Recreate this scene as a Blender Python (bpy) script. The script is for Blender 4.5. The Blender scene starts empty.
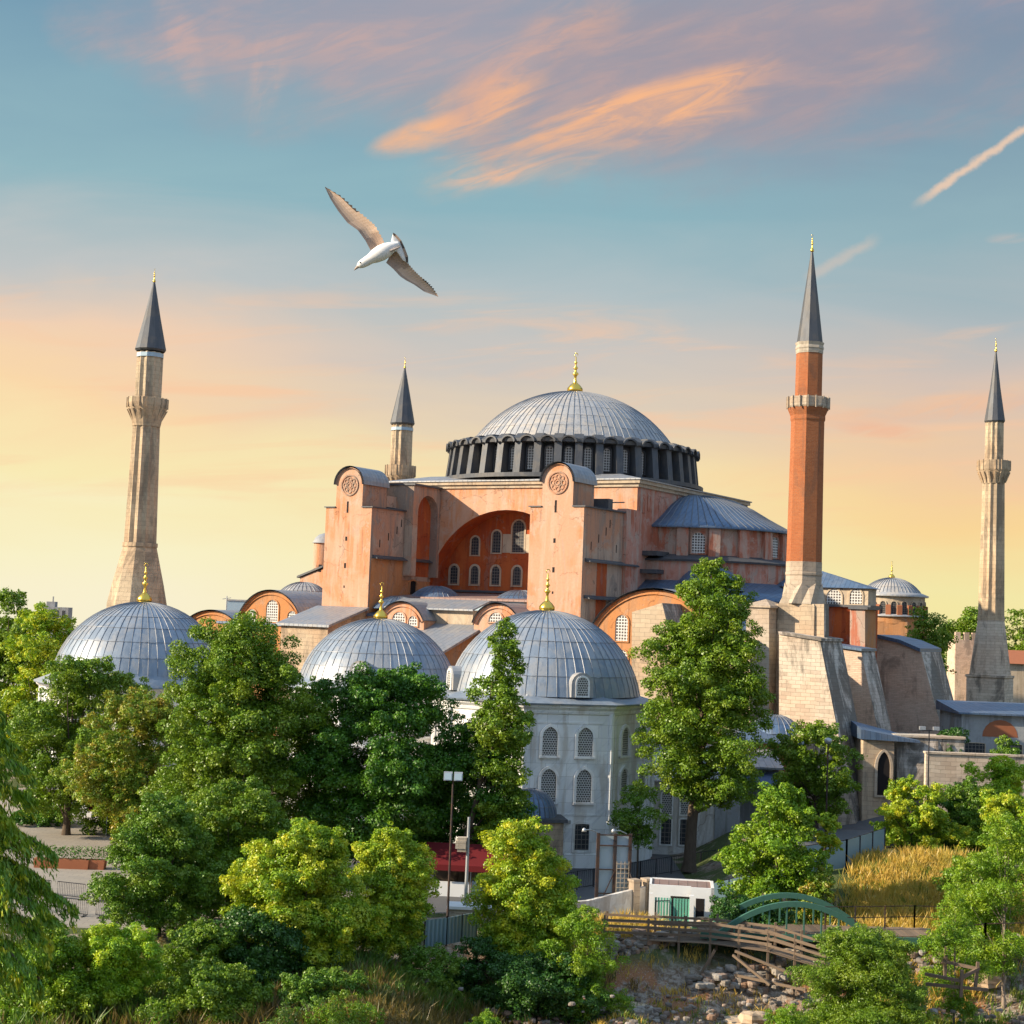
import bpy, math, random
import numpy as np
from mathutils import Vector, Matrix
R_ = math.radians
SC = bpy.context.scene
COL = SC.collection

# ------------------------------------------------------------------ camera
F_PX = 1577.0; CZ = 22.0
cam_d = bpy.data.cameras.new("camera"); cam = bpy.data.objects.new("camera", cam_d); COL.objects.link(cam)
cam_d.sensor_width = 36; cam_d.lens = F_PX / 1024 * 36; cam_d.clip_start = .5; cam_d.clip_end = 9000
CROT = Matrix.Rotation(math.pi / 2 + math.atan(105 / F_PX), 3, 'X') @ Matrix.Rotation(R_(2.2), 3, 'Z')
cam.location = (0, 0, CZ); cam.rotation_euler = CROT.to_euler()
SC.camera = cam

# ------------------------------------------------------------------ sun, sky, exposure
SUN_EL, SUN_AZ = R_(24), R_(13)          # azimuth measured from -X towards the camera
S_DIR = Vector((-math.cos(SUN_AZ) * math.cos(SUN_EL), -math.sin(SUN_AZ) * math.cos(SUN_EL), math.sin(SUN_EL)))
sun_d = bpy.data.lights.new("sun", 'SUN'); sun = bpy.data.objects.new("sun", sun_d); COL.objects.link(sun)
sun_d.energy = 5.0; sun_d.angle = R_(.6); sun_d.color = (1, .85, .64)
sun.rotation_euler = (-S_DIR).to_track_quat('-Z', 'Y').to_euler(); sun.location = (-100, -20, 120)
SC.view_settings.view_transform = 'Standard'; SC.view_settings.look = 'None'
SC.view_settings.exposure = 0.85; SC.view_settings.gamma = 1
SC.cycles.max_bounces = 5; SC.cycles.diffuse_bounces = 3; SC.cycles.transparent_max_bounces = 6
SC.cycles.use_adaptive_sampling = True; SC.cycles.adaptive_threshold = .02
try:
    SC.cycles.use_denoising = True
except Exception:
    pass

def ray(px, py):
    return CROT @ Vector(((px - 512) / F_PX, -(py - 512) / F_PX, -1))
def at(px, py, D):
    d = ray(px, py); return Vector((0, 0, CZ)) + d * (D / d.y)
def gnd(px, py, z=0.0):
    d = ray(px, py); t = (z - CZ) / d.z; return Vector((0, 0, CZ)) + d * t
def lin(r, g, b):
    f = lambda c: (c / 255 / 12.92) if c <= 10.3 else ((c / 255 + .055) / 1.055) ** 2.4
    return (f(r), f(g), f(b), 1)

class NT:
    """small node-tree helper"""
    def __init__(s, tree):
        s.t = tree; tree.nodes.clear()
    def n(s, typ, ins=None, **kw):
        nd = s.t.nodes.new(typ)
        for k, v in kw.items(): setattr(nd, k, v)
        for k, v in (ins or {}).items(): s.put(nd.inputs[k], v)
        return nd
    def put(s, sock, v):
        if hasattr(v, 'is_output'): s.t.links.new(v, sock)
        else:
            try: sock.default_value = v
            except Exception: sock.default_value = (v, v, v)
    def m(s, op, a, b=0.0, c=0.0, clamp=False):
        nd = s.n('ShaderNodeMath', {0: a, 1: b, 2: c}, operation=op, use_clamp=clamp); return nd.outputs[0]
    def mix(s, f, a, b, blend='MIX'):
        nd = s.n('ShaderNodeMix', data_type='RGBA', blend_type=blend)
        s.put(nd.inputs[0], f); s.put(nd.inputs[6], a); s.put(nd.inputs[7], b); return nd.outputs[2]
    def step(s, x, a, b):                     # smoothstep a..b -> 0..1
        nd = s.n('ShaderNodeMapRange', {0: x, 1: a, 2: b, 3: 0.0, 4: 1.0}, interpolation_type='SMOOTHSTEP'); return nd.outputs[0]
    def ramp(s, f, stops, interp='LINEAR'):
        nd = s.n('ShaderNodeValToRGB', {0: f}); cr = nd.color_ramp; cr.interpolation = interp
        while len(cr.elements) < len(stops): cr.elements.new(.5)
        for e, (p, c) in zip(cr.elements, stops): e.position = p; e.color = c if len(c) == 4 else (*c, 1)
        return nd.outputs[0]
    def noise(s, vec, scale, detail=4, rough=.55, dist=0.0):
        return s.n('ShaderNodeTexNoise', {'Vector': vec, 'Scale': scale, 'Detail': detail, 'Roughness': rough, 'Distortion': dist}).outputs[0]
    def comb(s, x, y, z=0.0):
        return s.n('ShaderNodeCombineXYZ', {0: x, 1: y, 2: z}).outputs[0]
    def sep(s, v):
        return s.n('ShaderNodeSeparateXYZ', {0: v}).outputs

def uvpx(px, py):
    d = ray(px, py); return d.x / d.y, d.z / d.y

W = bpy.data.worlds.new("World"); SC.world = W; W.use_nodes = True
def make_sky():
    t = NT(W.node_tree)
    dirv = t.n('ShaderNodeTexCoord').outputs['Generated']
    x, y, z = t.sep(dirv)
    nish = t.n('ShaderNodeTexSky', sky_type='NISHITA', sun_disc=False, sun_elevation=SUN_EL,
               sun_rotation=math.atan2(S_DIR.x, S_DIR.y), air_density=1.2, dust_density=1.5, ozone_density=1.5)
    # colour by elevation, with slow drift so bands are not level
    yy = t.m('MAXIMUM', y, .05)
    u = t.m('DIVIDE', x, yy); v = t.m('DIVIDE', z, yy)
    uv = t.comb(u, v, 0.0)
    drift = t.noise(t.comb(t.m('MULTIPLY', u, 2.0), t.m('MULTIPLY', v, 9.0), 3.0), 2.2, 4, .5, .6)
    zz = t.m('ADD', z, t.m('MULTIPLY', t.m('SUBTRACT', drift, .5), .07))
    s = t.m('MULTIPLY', zz, 1 / .5, clamp=True)
    left = t.ramp(s, [(.0, lin(249, 240, 208)), (.07, lin(249, 241, 200)), (.16, lin(249, 234, 180)), (.25, lin(250, 216, 170)),
                      (.33, lin(240, 208, 180)), (.41, lin(192, 196, 196)), (.52, lin(146, 182, 192)), (.72, lin(116, 154, 178)), (1, lin(120, 158, 196))])
    right = t.ramp(s, [(.0, lin(246, 232, 160)), (.06, lin(243, 231, 168)), (.14, lin(249, 214, 152)), (.22, lin(242, 204, 162)),
                       (.30, lin(212, 194, 182)), (.38, lin(176, 186, 190)), (.48, lin(146, 177, 187)), (.70, lin(118, 148, 170)), (1, lin(120, 158, 196))])
    mid = t.ramp(s, [(.0, lin(250, 236, 190)), (.07, lin(248, 236, 184)), (.16, lin(246, 226, 176)), (.25, lin(226, 208, 184)),
                     (.33, lin(204, 198, 192)), (.41, lin(178, 192, 196)), (.52, lin(142, 180, 191)), (.72, lin(116, 154, 178)), (1, lin(120, 158, 196))])
    col = t.mix(t.step(u, -.26, -.02), left, mid)
    col = t.mix(t.step(u, .04, .30), col, right)
    # ---- low warm streaks
    st = t.noise(t.comb(t.m('MULTIPLY', u, 1.6), t.m('ADD', t.m('MULTIPLY', v, 14.0), t.m('MULTIPLY', u, -1.2)), 1.0), 2.6, 6, .6, .8)
    msk = t.m('MULTIPLY', t.step(st, .50, .72), t.m('MULTIPLY', t.step(v, .03, .10), t.m('SUBTRACT', 1.0, t.step(v, .17, .23))))
    col = t.mix(t.m('MULTIPLY', msk, .55), col, lin(252, 200, 160))
    # ---- large sunset cloud, swept up to the right
    def cloud(col, cpx, half_s, half_t, ang, seed, color, lo, hi, amount, sx=2.2, sy=13.0, veil=None, tail=.35):
        cu, cv = uvpx(*cpx); ca, sa = math.cos(R_(ang)), math.sin(R_(ang))
        du = t.m('SUBTRACT', u, cu); dv = t.m('SUBTRACT', v, cv)
        a = t.m('ADD', t.m('MULTIPLY', du, ca), t.m('MULTIPLY', dv, sa))
        b = t.m('SUBTRACT', t.m('MULTIPLY', dv, ca), t.m('MULTIPLY', du, sa))
        warp = t.noise(t.comb(t.m('MULTIPLY', a, 6.0), t.m('MULTIPLY', b, 9.0), seed), 1.0, 3, .5)
        b2 = t.m('ADD', b, t.m('MULTIPLY', t.m('SUBTRACT', warp, .5), .05))
        nz = t.noise(t.comb(t.m('MULTIPLY', a, sx), t.m('MULTIPLY', b2, sy * .8), seed), 3.0, 7, .56, .5)
        wl = t.noise(t.comb(t.m('MULTIPLY', a, 5.0), t.m('MULTIPLY', b, 5.0), seed + 5), 3.0, 4, .6)
        rad = t.m('ADD', t.m('POWER', t.m('DIVIDE', a, half_s), 2.0), t.m('POWER', t.m('DIVIDE', b, half_t), 2.0))
        rad = t.m('ADD', rad, t.m('MULTIPLY', t.m('SUBTRACT', wl, .5), 1.5))
        msk = t.m('SUBTRACT', 1.0, t.step(rad, tail - .25, 1.25))
        if veil: col = t.mix(t.m('MULTIPLY', msk, veil[1]), col, veil[0])
        f = t.m('MULTIPLY', t.m('MULTIPLY', t.step(nz, lo - .03, hi + .04), msk), t.m('MULTIPLY', t.m('ADD', .35, t.m('MULTIPLY', t.step(fine, .34, .62), .65)), amount))
        return t.mix(f, col, color)
    fine = t.noise(t.comb(t.m('MULTIPLY', t.m('ADD', t.m('MULTIPLY', u, .94), t.m('MULTIPLY', v, .34)), 9.0), t.m('MULTIPLY', t.m('SUBTRACT', t.m('MULTIPLY', v, .94), t.m('MULTIPLY', u, .34)), 46.0), 8.0), 1.6, 8, .62, 1.4)
    pink = lin(202, 170, 164); orange = lin(255, 188, 136)
    col = cloud(col, (860, 60), .22, .075, 18, 71.0, lin(196, 160, 158), .40, .70, .45, sx=1.8, sy=9, veil=(lin(150, 150, 166), .40))
    col = cloud(col, (560, 30), .26, .06, 12, 77.0, lin(205, 172, 165), .40, .70, .5, sx=1.8, sy=9, veil=(lin(170, 160, 168), .40))
    col = cloud(col, (700, 72), .20, .062, 14, 2.0, lin(205, 168, 158), .38, .70, .75, veil=(lin(162, 150, 160), .62))
    col = cloud(col, (585, 138), .115, .026, 17, 7.0, orange, .34, .60, .92, sx=2.4, sy=11, tail=.1)
    col = cloud(col, (470, 112), .058, .021, 27, 4.0, orange, .30, .58, .95, sx=3, sy=11, tail=.1)
    col = cloud(col, (640, 108), .10, .016, 20, 51.0, orange, .36, .60, .85, sx=2.2, sy=13, tail=.1)
    col = cloud(col, (520, 172), .050, .009, 12, 57.0, lin(248, 190, 150), .34, .6, .85, sx=2.5, sy=14, tail=.1)
    col = cloud(col, (430, 132), .040, .012, 20, 61.0, orange, .30, .56, .95, sx=3, sy=12, tail=.1)
    col = cloud(col, (530, 62), .085, .025, 38, 14.0, lin(236, 178, 146), .36, .62, .7, sx=3, sy=11, tail=.1)
    col = cloud(col, (330, 18), .17, .052, 4, 21.0, pink, .36, .66, .7, veil=(lin(172, 162, 172), .55))
    col = cloud(col, (182, 48), .040, .014, 112, 9.0, lin(216, 176, 164), .36, .66, .6, sx=7, sy=20, tail=.1)
    col = cloud(col, (266, 80), .044, .013, 78, 17.0, lin(216, 178, 164), .36, .66, .6, sx=7, sy=20, tail=.1)
    col = cloud(col, (930, 410), .085, .010, 9, 31.0, lin(246, 190, 150), .36, .62, .75, sx=2, sy=16, tail=.1)
    col = cloud(col, (975, 396), .05, .008, 12, 83.0, lin(246, 200, 160), .34, .6, .7, sx=2.4, sy=16, tail=.1)
    col = cloud(col, (890, 432), .035, .006, -4, 87.0, lin(244, 180, 146), .34, .6, .6, sx=2.4, sy=16, tail=.1)
    col = cloud(col, (840, 470), .10, .012, 6, 91.0, lin(250, 206, 160), .36, .62, .5, sx=2, sy=14, tail=.1)
    col = cloud(col, (480, 326), .075, .006, 7, 37.0, lin(226, 196, 176), .34, .62, .7, sx=2, sy=18, tail=.1)
    col = cloud(col, (1010, 238), .016, .004, 6, 41.0, lin(210, 190, 180), .3, .6, .7, tail=.1)
    # ---- vapour trails
    def trail(col, p0, p1, w0, w1, amount, color):
        (u0, v0), (u1, v1) = uvpx(*p0), uvpx(*p1)
        L = math.hypot(u1 - u0, v1 - v0); cu, su = (u1 - u0) / L, (v1 - v0) / L
        du = t.m('SUBTRACT', u, u0); dv = t.m('SUBTRACT', v, v0)
        a = t.m('ADD', t.m('MULTIPLY', du, cu), t.m('MULTIPLY', dv, su))
        b = t.m('SUBTRACT', t.m('MULTIPLY', dv, cu), t.m('MULTIPLY', du, su))
        nz = t.noise(t.comb(a, b, 2.0), 90.0, 5, .6)
        bb = t.m('ADD', b, t.m('MULTIPLY', t.m('SUBTRACT', nz, .5), .007))
        f = t.m('SUBTRACT', 1.0, t.step(t.m('ABSOLUTE', bb), w0, w1))
        f = t.m('MULTIPLY', f, t.m('MULTIPLY', t.step(a, 0.0, L * .25), t.m('SUBTRACT', 1.0, t.step(a, L * .9, L * 1.25))))
        return t.mix(t.m('MULTIPLY', f, amount), col, color)
    col = trail(col, (908, 210), (1040, 118), .0002, .0042, .85, lin(238, 205, 178))
    col = trail(col, (800, 282), (868, 244), .0001, .0055, .5, lin(214, 196, 182))
    fr = t.step(y, .05, .3)
    back = t.ramp(s, [(0, lin(196, 196, 200)), (.3, lin(170, 190, 214)), (1, lin(150, 184, 226))])
    back = t.mix(1.0, back, (1.25, 1.25, 1.25, 1), 'MULTIPLY')
    col = t.mix(fr, back, col)
    # overhead: physical sky mixed half with a boosted blue, added to fill the shade
    nz_col = t.mix(1.0, nish.outputs[0], (.12, .12, .12, 1), 'MULTIPLY')
    up = t.mix(.5, t.mix(1.0, lin(176, 204, 236), (1.9, 1.9, 1.9, 1), 'MULTIPLY'), nz_col)
    col = t.mix(t.step(z, .42, .62), col, up)
    bg = t.n('ShaderNodeBackground', {'Color': col, 'Strength': 1.0 * 2 ** -.85})
    t.t.links.new(bg.outputs[0], t.n('ShaderNodeOutputWorld').inputs[0])
make_sky()

# ------------------------------------------------------------------ materials
MATS = {}
def material(name, fn):
    m = bpy.data.materials.new(name); m.use_nodes = True
    t = NT(m.node_tree); sh = fn(t)
    t.t.links.new(sh, t.n('ShaderNodeOutputMaterial').inputs[0]); MATS[name] = m; return m
def pbsdf(t, col, rough=.8, metal=0.0, bump=None, spec=.3, strength=.4, dist=.05):
    ins = {'Base Color': col, 'Roughness': rough, 'Metallic': metal, 'Specular IOR Level': spec}
    if bump is not None:
        ins['Normal'] = t.n('ShaderNodeBump', {'Height': bump, 'Strength': strength, 'Distance': dist}).outputs[0]
    return t.n('ShaderNodeBsdfPrincipled', ins).outputs[0]
def obj_co(t): return t.n('ShaderNodeTexCoord').outputs['Object']
def uv_co(t): return t.n('ShaderNodeUVMap').outputs[0]
def scl(t, v, s): return t.n('ShaderNodeMapping', {'Vector': v, 'Scale': s}).outputs[0]

def plaster(c0, c1, c2, a1=.5, a2=.5, streak=.12):
    def fn(t):
        co = obj_co(t)
        n1 = t.noise(co, .16, 5, .6, .5); n2 = t.noise(scl(t, co, (1, 1, streak)), .9, 6, .65, .4); n3 = t.noise(co, 3.5, 4, .6)
        n4 = t.noise(scl(t, co, (1, 1, .3)), .33, 6, .7, 1.2)
        c = t.mix(t.m('MULTIPLY', t.step(n1, .45, .56), a1), c0, c1)
        c = t.mix(t.m('MULTIPLY', t.step(n2, .47, .60), a2), c, c2)
        c = t.mix(t.m('MULTIPLY', t.step(n4, .555, .60), a2 * .9), c, t.mix(.5, c2, (.30, .25, .2, 1)))
        n5 = t.noise(co, .42, 9, .68, .3); n6 = t.noise(scl(t, co, (1, 1, .05)), 2.6, 4, .6)
        c = t.mix(t.m('MULTIPLY', t.step(n5, .585, .60), .55 * min(1, a2 + .15)), c, t.mix(.45, c2, (.50, .42, .35, 1)))
        c = t.mix(t.m('MULTIPLY', t.m('MULTIPLY', t.step(n6, .56, .66), t.step(n1, .44, .58)), .45), c, t.mix(1, c, (.45, .38, .34, 1), 'MULTIPLY'))
        vo = t.n('ShaderNodeTexVoronoi', {'Vector': t.n('ShaderNodeVectorMath', {0: co, 1: scl(t, t.n('ShaderNodeTexNoise', {'Vector': co, 'Scale': .9, 'Detail': 4.0}).outputs[1], (1.6, 1.6, 1.6))}, operation='ADD').outputs[0], 'Scale': .17}, feature='DISTANCE_TO_EDGE').outputs[0]
        crack = t.m('MULTIPLY', t.m('SUBTRACT', 1.0, t.step(vo, .002, .010)), t.step(n4, .46, .52))
        c = t.mix(t.m('MULTIPLY', crack, .55), c, t.mix(1, c, (.35, .30, .27, 1), 'MULTIPLY'))
        c = t.mix(t.m('MULTIPLY', n3, .45), c, t.mix(1, c, (.5, .45, .42, 1), 'MULTIPLY'))
        return pbsdf(t, c, .9, bump=t.m('SUBTRACT', n3, t.m('MULTIPLY', t.step(n5, .585, .60), .5)), strength=.45, dist=.06)
    return fn
material('salmon_plaster', plaster((0.571, 0.320, 0.203, 1), (0.571, 0.248, 0.117, 1), (0.554, 0.392, 0.289, 1), .8, .6))
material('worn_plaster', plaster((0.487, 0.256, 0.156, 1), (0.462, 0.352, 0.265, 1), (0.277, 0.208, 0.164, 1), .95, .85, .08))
material('orange_plaster', plaster((0.504, 0.216, 0.078, 1), (0.521, 0.264, 0.125, 1), (0.378, 0.208, 0.109, 1), .6, .5))
material('red_plaster', plaster((.42, .085, .022, 1), (.48, .13, .035, 1), (.26, .06, .03, 1), .7, .5))
material('rose_plaster', plaster((.52, .26, .19, 1), (.44, .14, .075, 1), (.48, .38, .31, 1), .85, .75))
material('buff_plaster', plaster((.52, .42, .30, 1), (.48, .34, .22, 1), (.34, .28, .22, 1), .6, .5))

def ashlar(c0, c1, cm, bw=1.1, bh=.42, stain=(.10, .09, .075, 1), a=.5, mort=.015, thr=.52):
    def fn(t):
        uv = uv_co(t); co = obj_co(t)
        wob = t.n('ShaderNodeVectorMath', {0: uv, 1: scl(t, t.n('ShaderNodeTexNoise', {'Vector': co, 'Scale': .8}).outputs[1], (.25, .25, .25))}, operation='ADD').outputs[0]
        b = t.n('ShaderNodeTexBrick', {'Vector': wob, 'Color1': c0, 'Color2': c1, 'Mortar': cm, 'Scale': 1.0, 'Mortar Size': mort,
                                       'Brick Width': bw, 'Row Height': bh, 'Bias': -.1, 'Mortar Smooth': .3})
        n1 = t.noise(scl(t, co, (1, 1, .35)), .35, 7, .7, .7); n2 = t.noise(co, 2.2, 5, .65); n3 = t.noise(co, .12, 3, .5)
        c = t.mix(t.m('MULTIPLY', t.step(n1, thr - .04, thr + .09), a), b.outputs[0], stain)
        c = t.mix(t.m('MULTIPLY', t.step(n3, .4, .65), .35), c, t.mix(1, c, (1.0, .72, .55, 1), 'MULTIPLY'))
        c = t.mix(t.m('MULTIPLY', n2, .5), c, t.mix(1, c, (.5, .48, .45, 1), 'MULTIPLY'))
        return pbsdf(t, c, .9, bump=t.m('SUBTRACT', t.m('MULTIPLY', n2, .6), b.outputs[1]), strength=.5, dist=.08)
    return fn
material('pale_ashlar', ashlar((0.546, 0.431, 0.299, 1), (0.458, 0.352, 0.246, 1), (0.299, 0.229, 0.167, 1), bw=1.3, bh=.5))
material('grey_ashlar', ashlar((.66, .56, .44, 1), (.50, .41, .32, 1), (.30, .25, .19, 1), a=.7, thr=.54))
material('weathered_stone', ashlar((0.661, 0.608, 0.542, 1), (0.503, 0.462, 0.409, 1), (0.317, 0.291, 0.251, 1), a=.8, thr=.44))
material('pink_masonry', ashlar((0.732, 0.555, 0.420, 1), (0.614, 0.448, 0.336, 1), (0.448, 0.354, 0.276, 1), .7, .22, a=.5))
material('minaret_stone', ashlar((0.594, 0.469, 0.320, 1), (0.486, 0.377, 0.254, 1), (0.324, 0.258, 0.179, 1), 1.2, .6, a=.45, thr=.5))
material('red_brick', ashlar((0.421, 0.144, 0.054, 1), (0.358, 0.115, 0.043, 1), (0.358, 0.209, 0.123, 1), .45, .16, a=.35, mort=.012, thr=.56))
material('cream_stone', ashlar((0.510, 0.440, 0.351, 1), (0.458, 0.387, 0.297, 1), (0.352, 0.290, 0.225, 1), 1.0, .5, a=.3))
material('grey_wall', plaster((.36, .37, .37, 1), (.30, .31, .32, 1), (.20, .20, .20, 1), .6, .7))
material('white_plaster', plaster((.68, .66, .62, 1), (.60, .57, .52, 1), (.42, .36, .30, 1), .5, .5))
material('beige_plaster', plaster((.62, .50, .36, 1), (.55, .43, .30, 1), (.4, .3, .2, 1), .5, .5))

def marble(t):
    uv = uv_co(t); co = obj_co(t)
    b = t.n('ShaderNodeTexBrick', {'Vector': uv, 'Color1': (.82, .81, .78, 1), 'Color2': (.66, .66, .65, 1), 'Mortar': (.34, .33, .30, 1), 'Scale': 1.0,
                                   'Mortar Size': .012, 'Brick Width': 1.9, 'Row Height': 1.15, 'Mortar Smooth': .4})
    vein = t.noise(scl(t, t.n('ShaderNodeMapping', {'Vector': uv, 'Rotation': (0, 0, .8)}).outputs[0], (1.6, .25, 1)), .8, 6, .7, 1.0)
    n2 = t.noise(scl(t, co, (1, 1, .2)), .7, 5, .6, .4)
    c = t.mix(t.m('MULTIPLY', t.step(vein, .5, .72), .55), b.outputs[0], (.42, .44, .46, 1))
    c = t.mix(t.m('MULTIPLY', t.step(n2, .50, .64), .5), c, (.44, .36, .27, 1))
    return pbsdf(t, c, .55, bump=b.outputs[1], strength=.15, spec=.4)
material('marble', marble)

def lead(base, dark, warm, rough=.42, metal=.55, stripes=0.0):
    def fn(t):
        co = obj_co(t); isl = t.n('ShaderNodeNewGeometry').outputs['Random Per Island']
        n1 = t.noise(co, .5, 5, .6, .3); n2 = t.noise(scl(t, co, (1, 1, .25)), 1.6, 5, .65)
        c = t.mix(t.m('MULTIPLY', t.m('POWER', isl, 2.0), .62), base, dark)
        c = t.mix(t.m('MULTIPLY', t.step(n1, .45, .58), .6), c, warm)
        c = t.mix(t.m('MULTIPLY', t.step(n2, .48, .62), .5), c, dark)
        h = n2
        if stripes:
            ux, uy, _ = t.sep(uv_co(t))
            fr = t.m('ABSOLUTE', t.m('SUBTRACT', t.m('FRACT', t.m('DIVIDE', ux, stripes)), .5))
            seam = t.step(fr, .42, .47)
            cell = t.n('ShaderNodeTexWhiteNoise', {'Vector': t.comb(t.m('FLOOR', t.m('DIVIDE', ux, stripes)), t.m('FLOOR', t.m('DIVIDE', uy, 2.4)), 0.0)}, noise_dimensions='3D').outputs[0]
            c = t.mix(t.m('MULTIPLY', cell, .35), c, dark)
            c = t.mix(t.m('MULTIPLY', seam, .55), c, t.mix(1, dark, (.6, .6, .6, 1), 'MULTIPLY')); h = t.m('ADD', t.m('MULTIPLY', n2, .2), seam)
        return pbsdf(t, c, t.m('ADD', rough, t.m('MULTIPLY', n1, .2)), metal, bump=h, strength=.35, dist=.06, spec=.5)
    return fn
material('lead_sheet', lead((.36, .355, .35, 1), (.20, .215, .24, 1), (.45, .39, .32, 1), .36, .10))
material('tomb_lead', lead((.25, .295, .35, 1), (.14, .18, .235, 1), (.33, .32, .31, 1), .34, .25))
material('dark_lead', lead((.085, .09, .10, 1), (.05, .055, .065, 1), (.12, .11, .10, 1), .5, .3))
material('seam_lead', lead((.33, .34, .36, 1), (.20, .22, .25, 1), (.38, .34, .30, 1), .42, .45, .75))
material('blue_lead', lead((.13, .20, .30, 1), (.07, .11, .18, 1), (.17, .20, .25, 1), .38, .5, .6))
material('slate_lead', lead((0.149, 0.163, 0.194, 1), (0.093, 0.107, 0.137, 1), (0.167, 0.163, 0.158, 1), .42, .15))
material('red_roof', lead((.30, .19, .16, 1), (.22, .14, .12, 1), (.32, .25, .22, 1), .5, .2, .8))
material('seam_line', lambda t: pbsdf(t, (.17, .18, .20, 1), .5, .4))
material('gold', lambda t: pbsdf(t, (.85, .55, .10, 1), .28, 1.0))
material('dark_iron', lambda t: pbsdf(t, (.03, .03, .035, 1), .55, .4))
material('rust_iron', lambda t: pbsdf(t, t.mix(t.step(t.noise(obj_co(t), 2.0), .4, .6), (.09, .05, .035, 1), (.05, .04, .04, 1)), .7, .3))
material('grey_steel', lambda t: pbsdf(t, (.42, .43, .44, 1), .45, .6))
material('void', lambda t: pbsdf(t, (.015, .012, .012, 1), .9))

def lattice(light, dark, sx, sy, thr, brick=True):
    def fn(t):
        uv = uv_co(t)
        b = t.n('ShaderNodeTexBrick', {'Vector': uv, 'Color1': dark, 'Color2': dark, 'Mortar': light, 'Scale': 1.0, 'Mortar Size': thr,
                                       'Brick Width': sx, 'Row Height': sy, 'Mortar Smooth': .2}, offset=.5 if brick else 0.0)
        return pbsdf(t, b.outputs[0], .6, bump=b.outputs[1], strength=.4)
    return fn
material('stone_lattice', lattice((.50, .49, .46, 1), (.06, .055, .05, 1), .23, .20, .036))
material('white_lattice', lattice((.62, .60, .56, 1), (.09, .08, .075, 1), .36, .36, .06, False))
material('dark_glass', lattice((.16, .14, .12, 1), (.028, .030, .034, 1), .40, .42, .035, False))

def wood(t):
    co = obj_co(t); isl = t.n('ShaderNodeNewGeometry').outputs['Random Per Island']
    n = t.noise(co, 3.0, 5, .6); c = t.mix(isl, (.10, .07, .048, 1), (.25, .175, .115, 1))
    return pbsdf(t, t.mix(t.m('MULTIPLY', n, .6), c, (.10, .075, .055, 1)), .9, bump=n)
material('old_timber', wood)
material('green_paint', lambda t: pbsdf(t, t.mix(t.m('MULTIPLY', t.noise(obj_co(t), 1.2, 5), .5), (0.062, 0.163, 0.116, 1), (0.037, 0.088, 0.064, 1)), .5))
material('bright_green_paint', lambda t: pbsdf(t, t.mix(t.noise(obj_co(t), 2.5, 4), (.10, .34, .22, 1), (.16, .42, .33, 1)), .5))
material('white_paint', lambda t: pbsdf(t, t.mix(t.m('MULTIPLY', t.noise(obj_co(t), 1.5, 5), .5), (.74, .74, .73, 1), (.55, .54, .52, 1)), .6))
material('pale_blue_panel', lambda t: pbsdf(t, t.mix(t.noise(obj_co(t), .9, 5), (.40, .50, .56, 1), (.30, .39, .45, 1)), .5, .2))
def corrug(t):
    ux, uy, _ = t.sep(uv_co(t)); w = t.m('ABSOLUTE', t.m('SUBTRACT', t.m('FRACT', t.m('DIVIDE', ux, .35)), .5))
    return pbsdf(t, t.mix(t.step(w, .1, .45), (.20, .30, .33, 1), (.34, .46, .50, 1)), .5, .3, bump=w, strength=.8, dist=.1)
material('corrugated_metal', corrug)
material('hoarding_blue', lambda t: pbsdf(t, t.mix(t.noise(obj_co(t), .8, 5), (.22, .33, .40, 1), (.15, .24, .27, 1)), .5, .2))
material('red_canvas', lambda t: pbsdf(t, t.mix(t.noise(obj_co(t), 1.0), (.13, .007, .009, 1), (.10, .006, .008, 1)), .85))
material('terracotta', lambda t: pbsdf(t, t.mix(t.noise(obj_co(t), 2.0), (.36, .13, .06, 1), (.28, .10, .05, 1)), .85))
material('blue_cloth', lambda t: pbsdf(t, (.10, .13, .22, 1), .8))
material('bark', lambda t: pbsdf(t, t.mix(t.noise(scl(t, obj_co(t), (3, 3, .8)), 2.0, 5), (.055, .038, .026, 1), (.13, .095, .065, 1)), .95, bump=t.noise(scl(t, obj_co(t), (3, 3, .8)), 3.0, 5), strength=.8))
material('pale_bark', lambda t: pbsdf(t, t.mix(t.noise(scl(t, obj_co(t), (3, 3, .8)), 2.0, 5), (.20, .15, .11, 1), (.33, .26, .20, 1)), .95))

def leaf(c0, c1, c2, trans=.20, tip=None):
    """leaf colour differs leaf by leaf and clump by clump; tip = second colour mixed in by noise patches"""
    def fn(t):
        isl = t.n('ShaderNodeNewGeometry').outputs['Random Per Island']; co = obj_co(t)
        n = t.noise(co, .45, 3, .6)
        c = t.mix(isl, c0, c1); c = t.mix(t.step(n, .45, .68), c, c2)
        if tip:
            c = t.mix(t.m('MULTIPLY', t.step(t.noise(co, 1.1, 3, .6), .52, .66), .75), c, tip)
        d = t.n('ShaderNodeBsdfDiffuse', {0: c}).outputs[0]
        tr = t.n('ShaderNodeBsdfTranslucent', {0: t.mix(.5, c, t.mix(1, c, (1.5, 1.5, .5, 1), 'MULTIPLY'))}).outputs[0]
        g = t.n('ShaderNodeBsdfGlossy', {0: (.9, .9, .9, 1), 'Roughness': .45}).outputs[0]
        a = t.n('ShaderNodeMixShader', {0: trans, 1: d, 2: tr}).outputs[0]
        return t.n('ShaderNodeMixShader', {0: .035, 1: a, 2: g}).outputs[0]
    return fn
material('leaf_mid', leaf((0.094, 0.184, 0.009, 1), (0.160, 0.262, 0.011, 1), (0.208, 0.283, 0.014, 1)))
material('leaf_bright', leaf((0.115, 0.245, 0.009, 1), (0.183, 0.306, 0.011, 1), (0.259, 0.355, 0.014, 1)))
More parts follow.
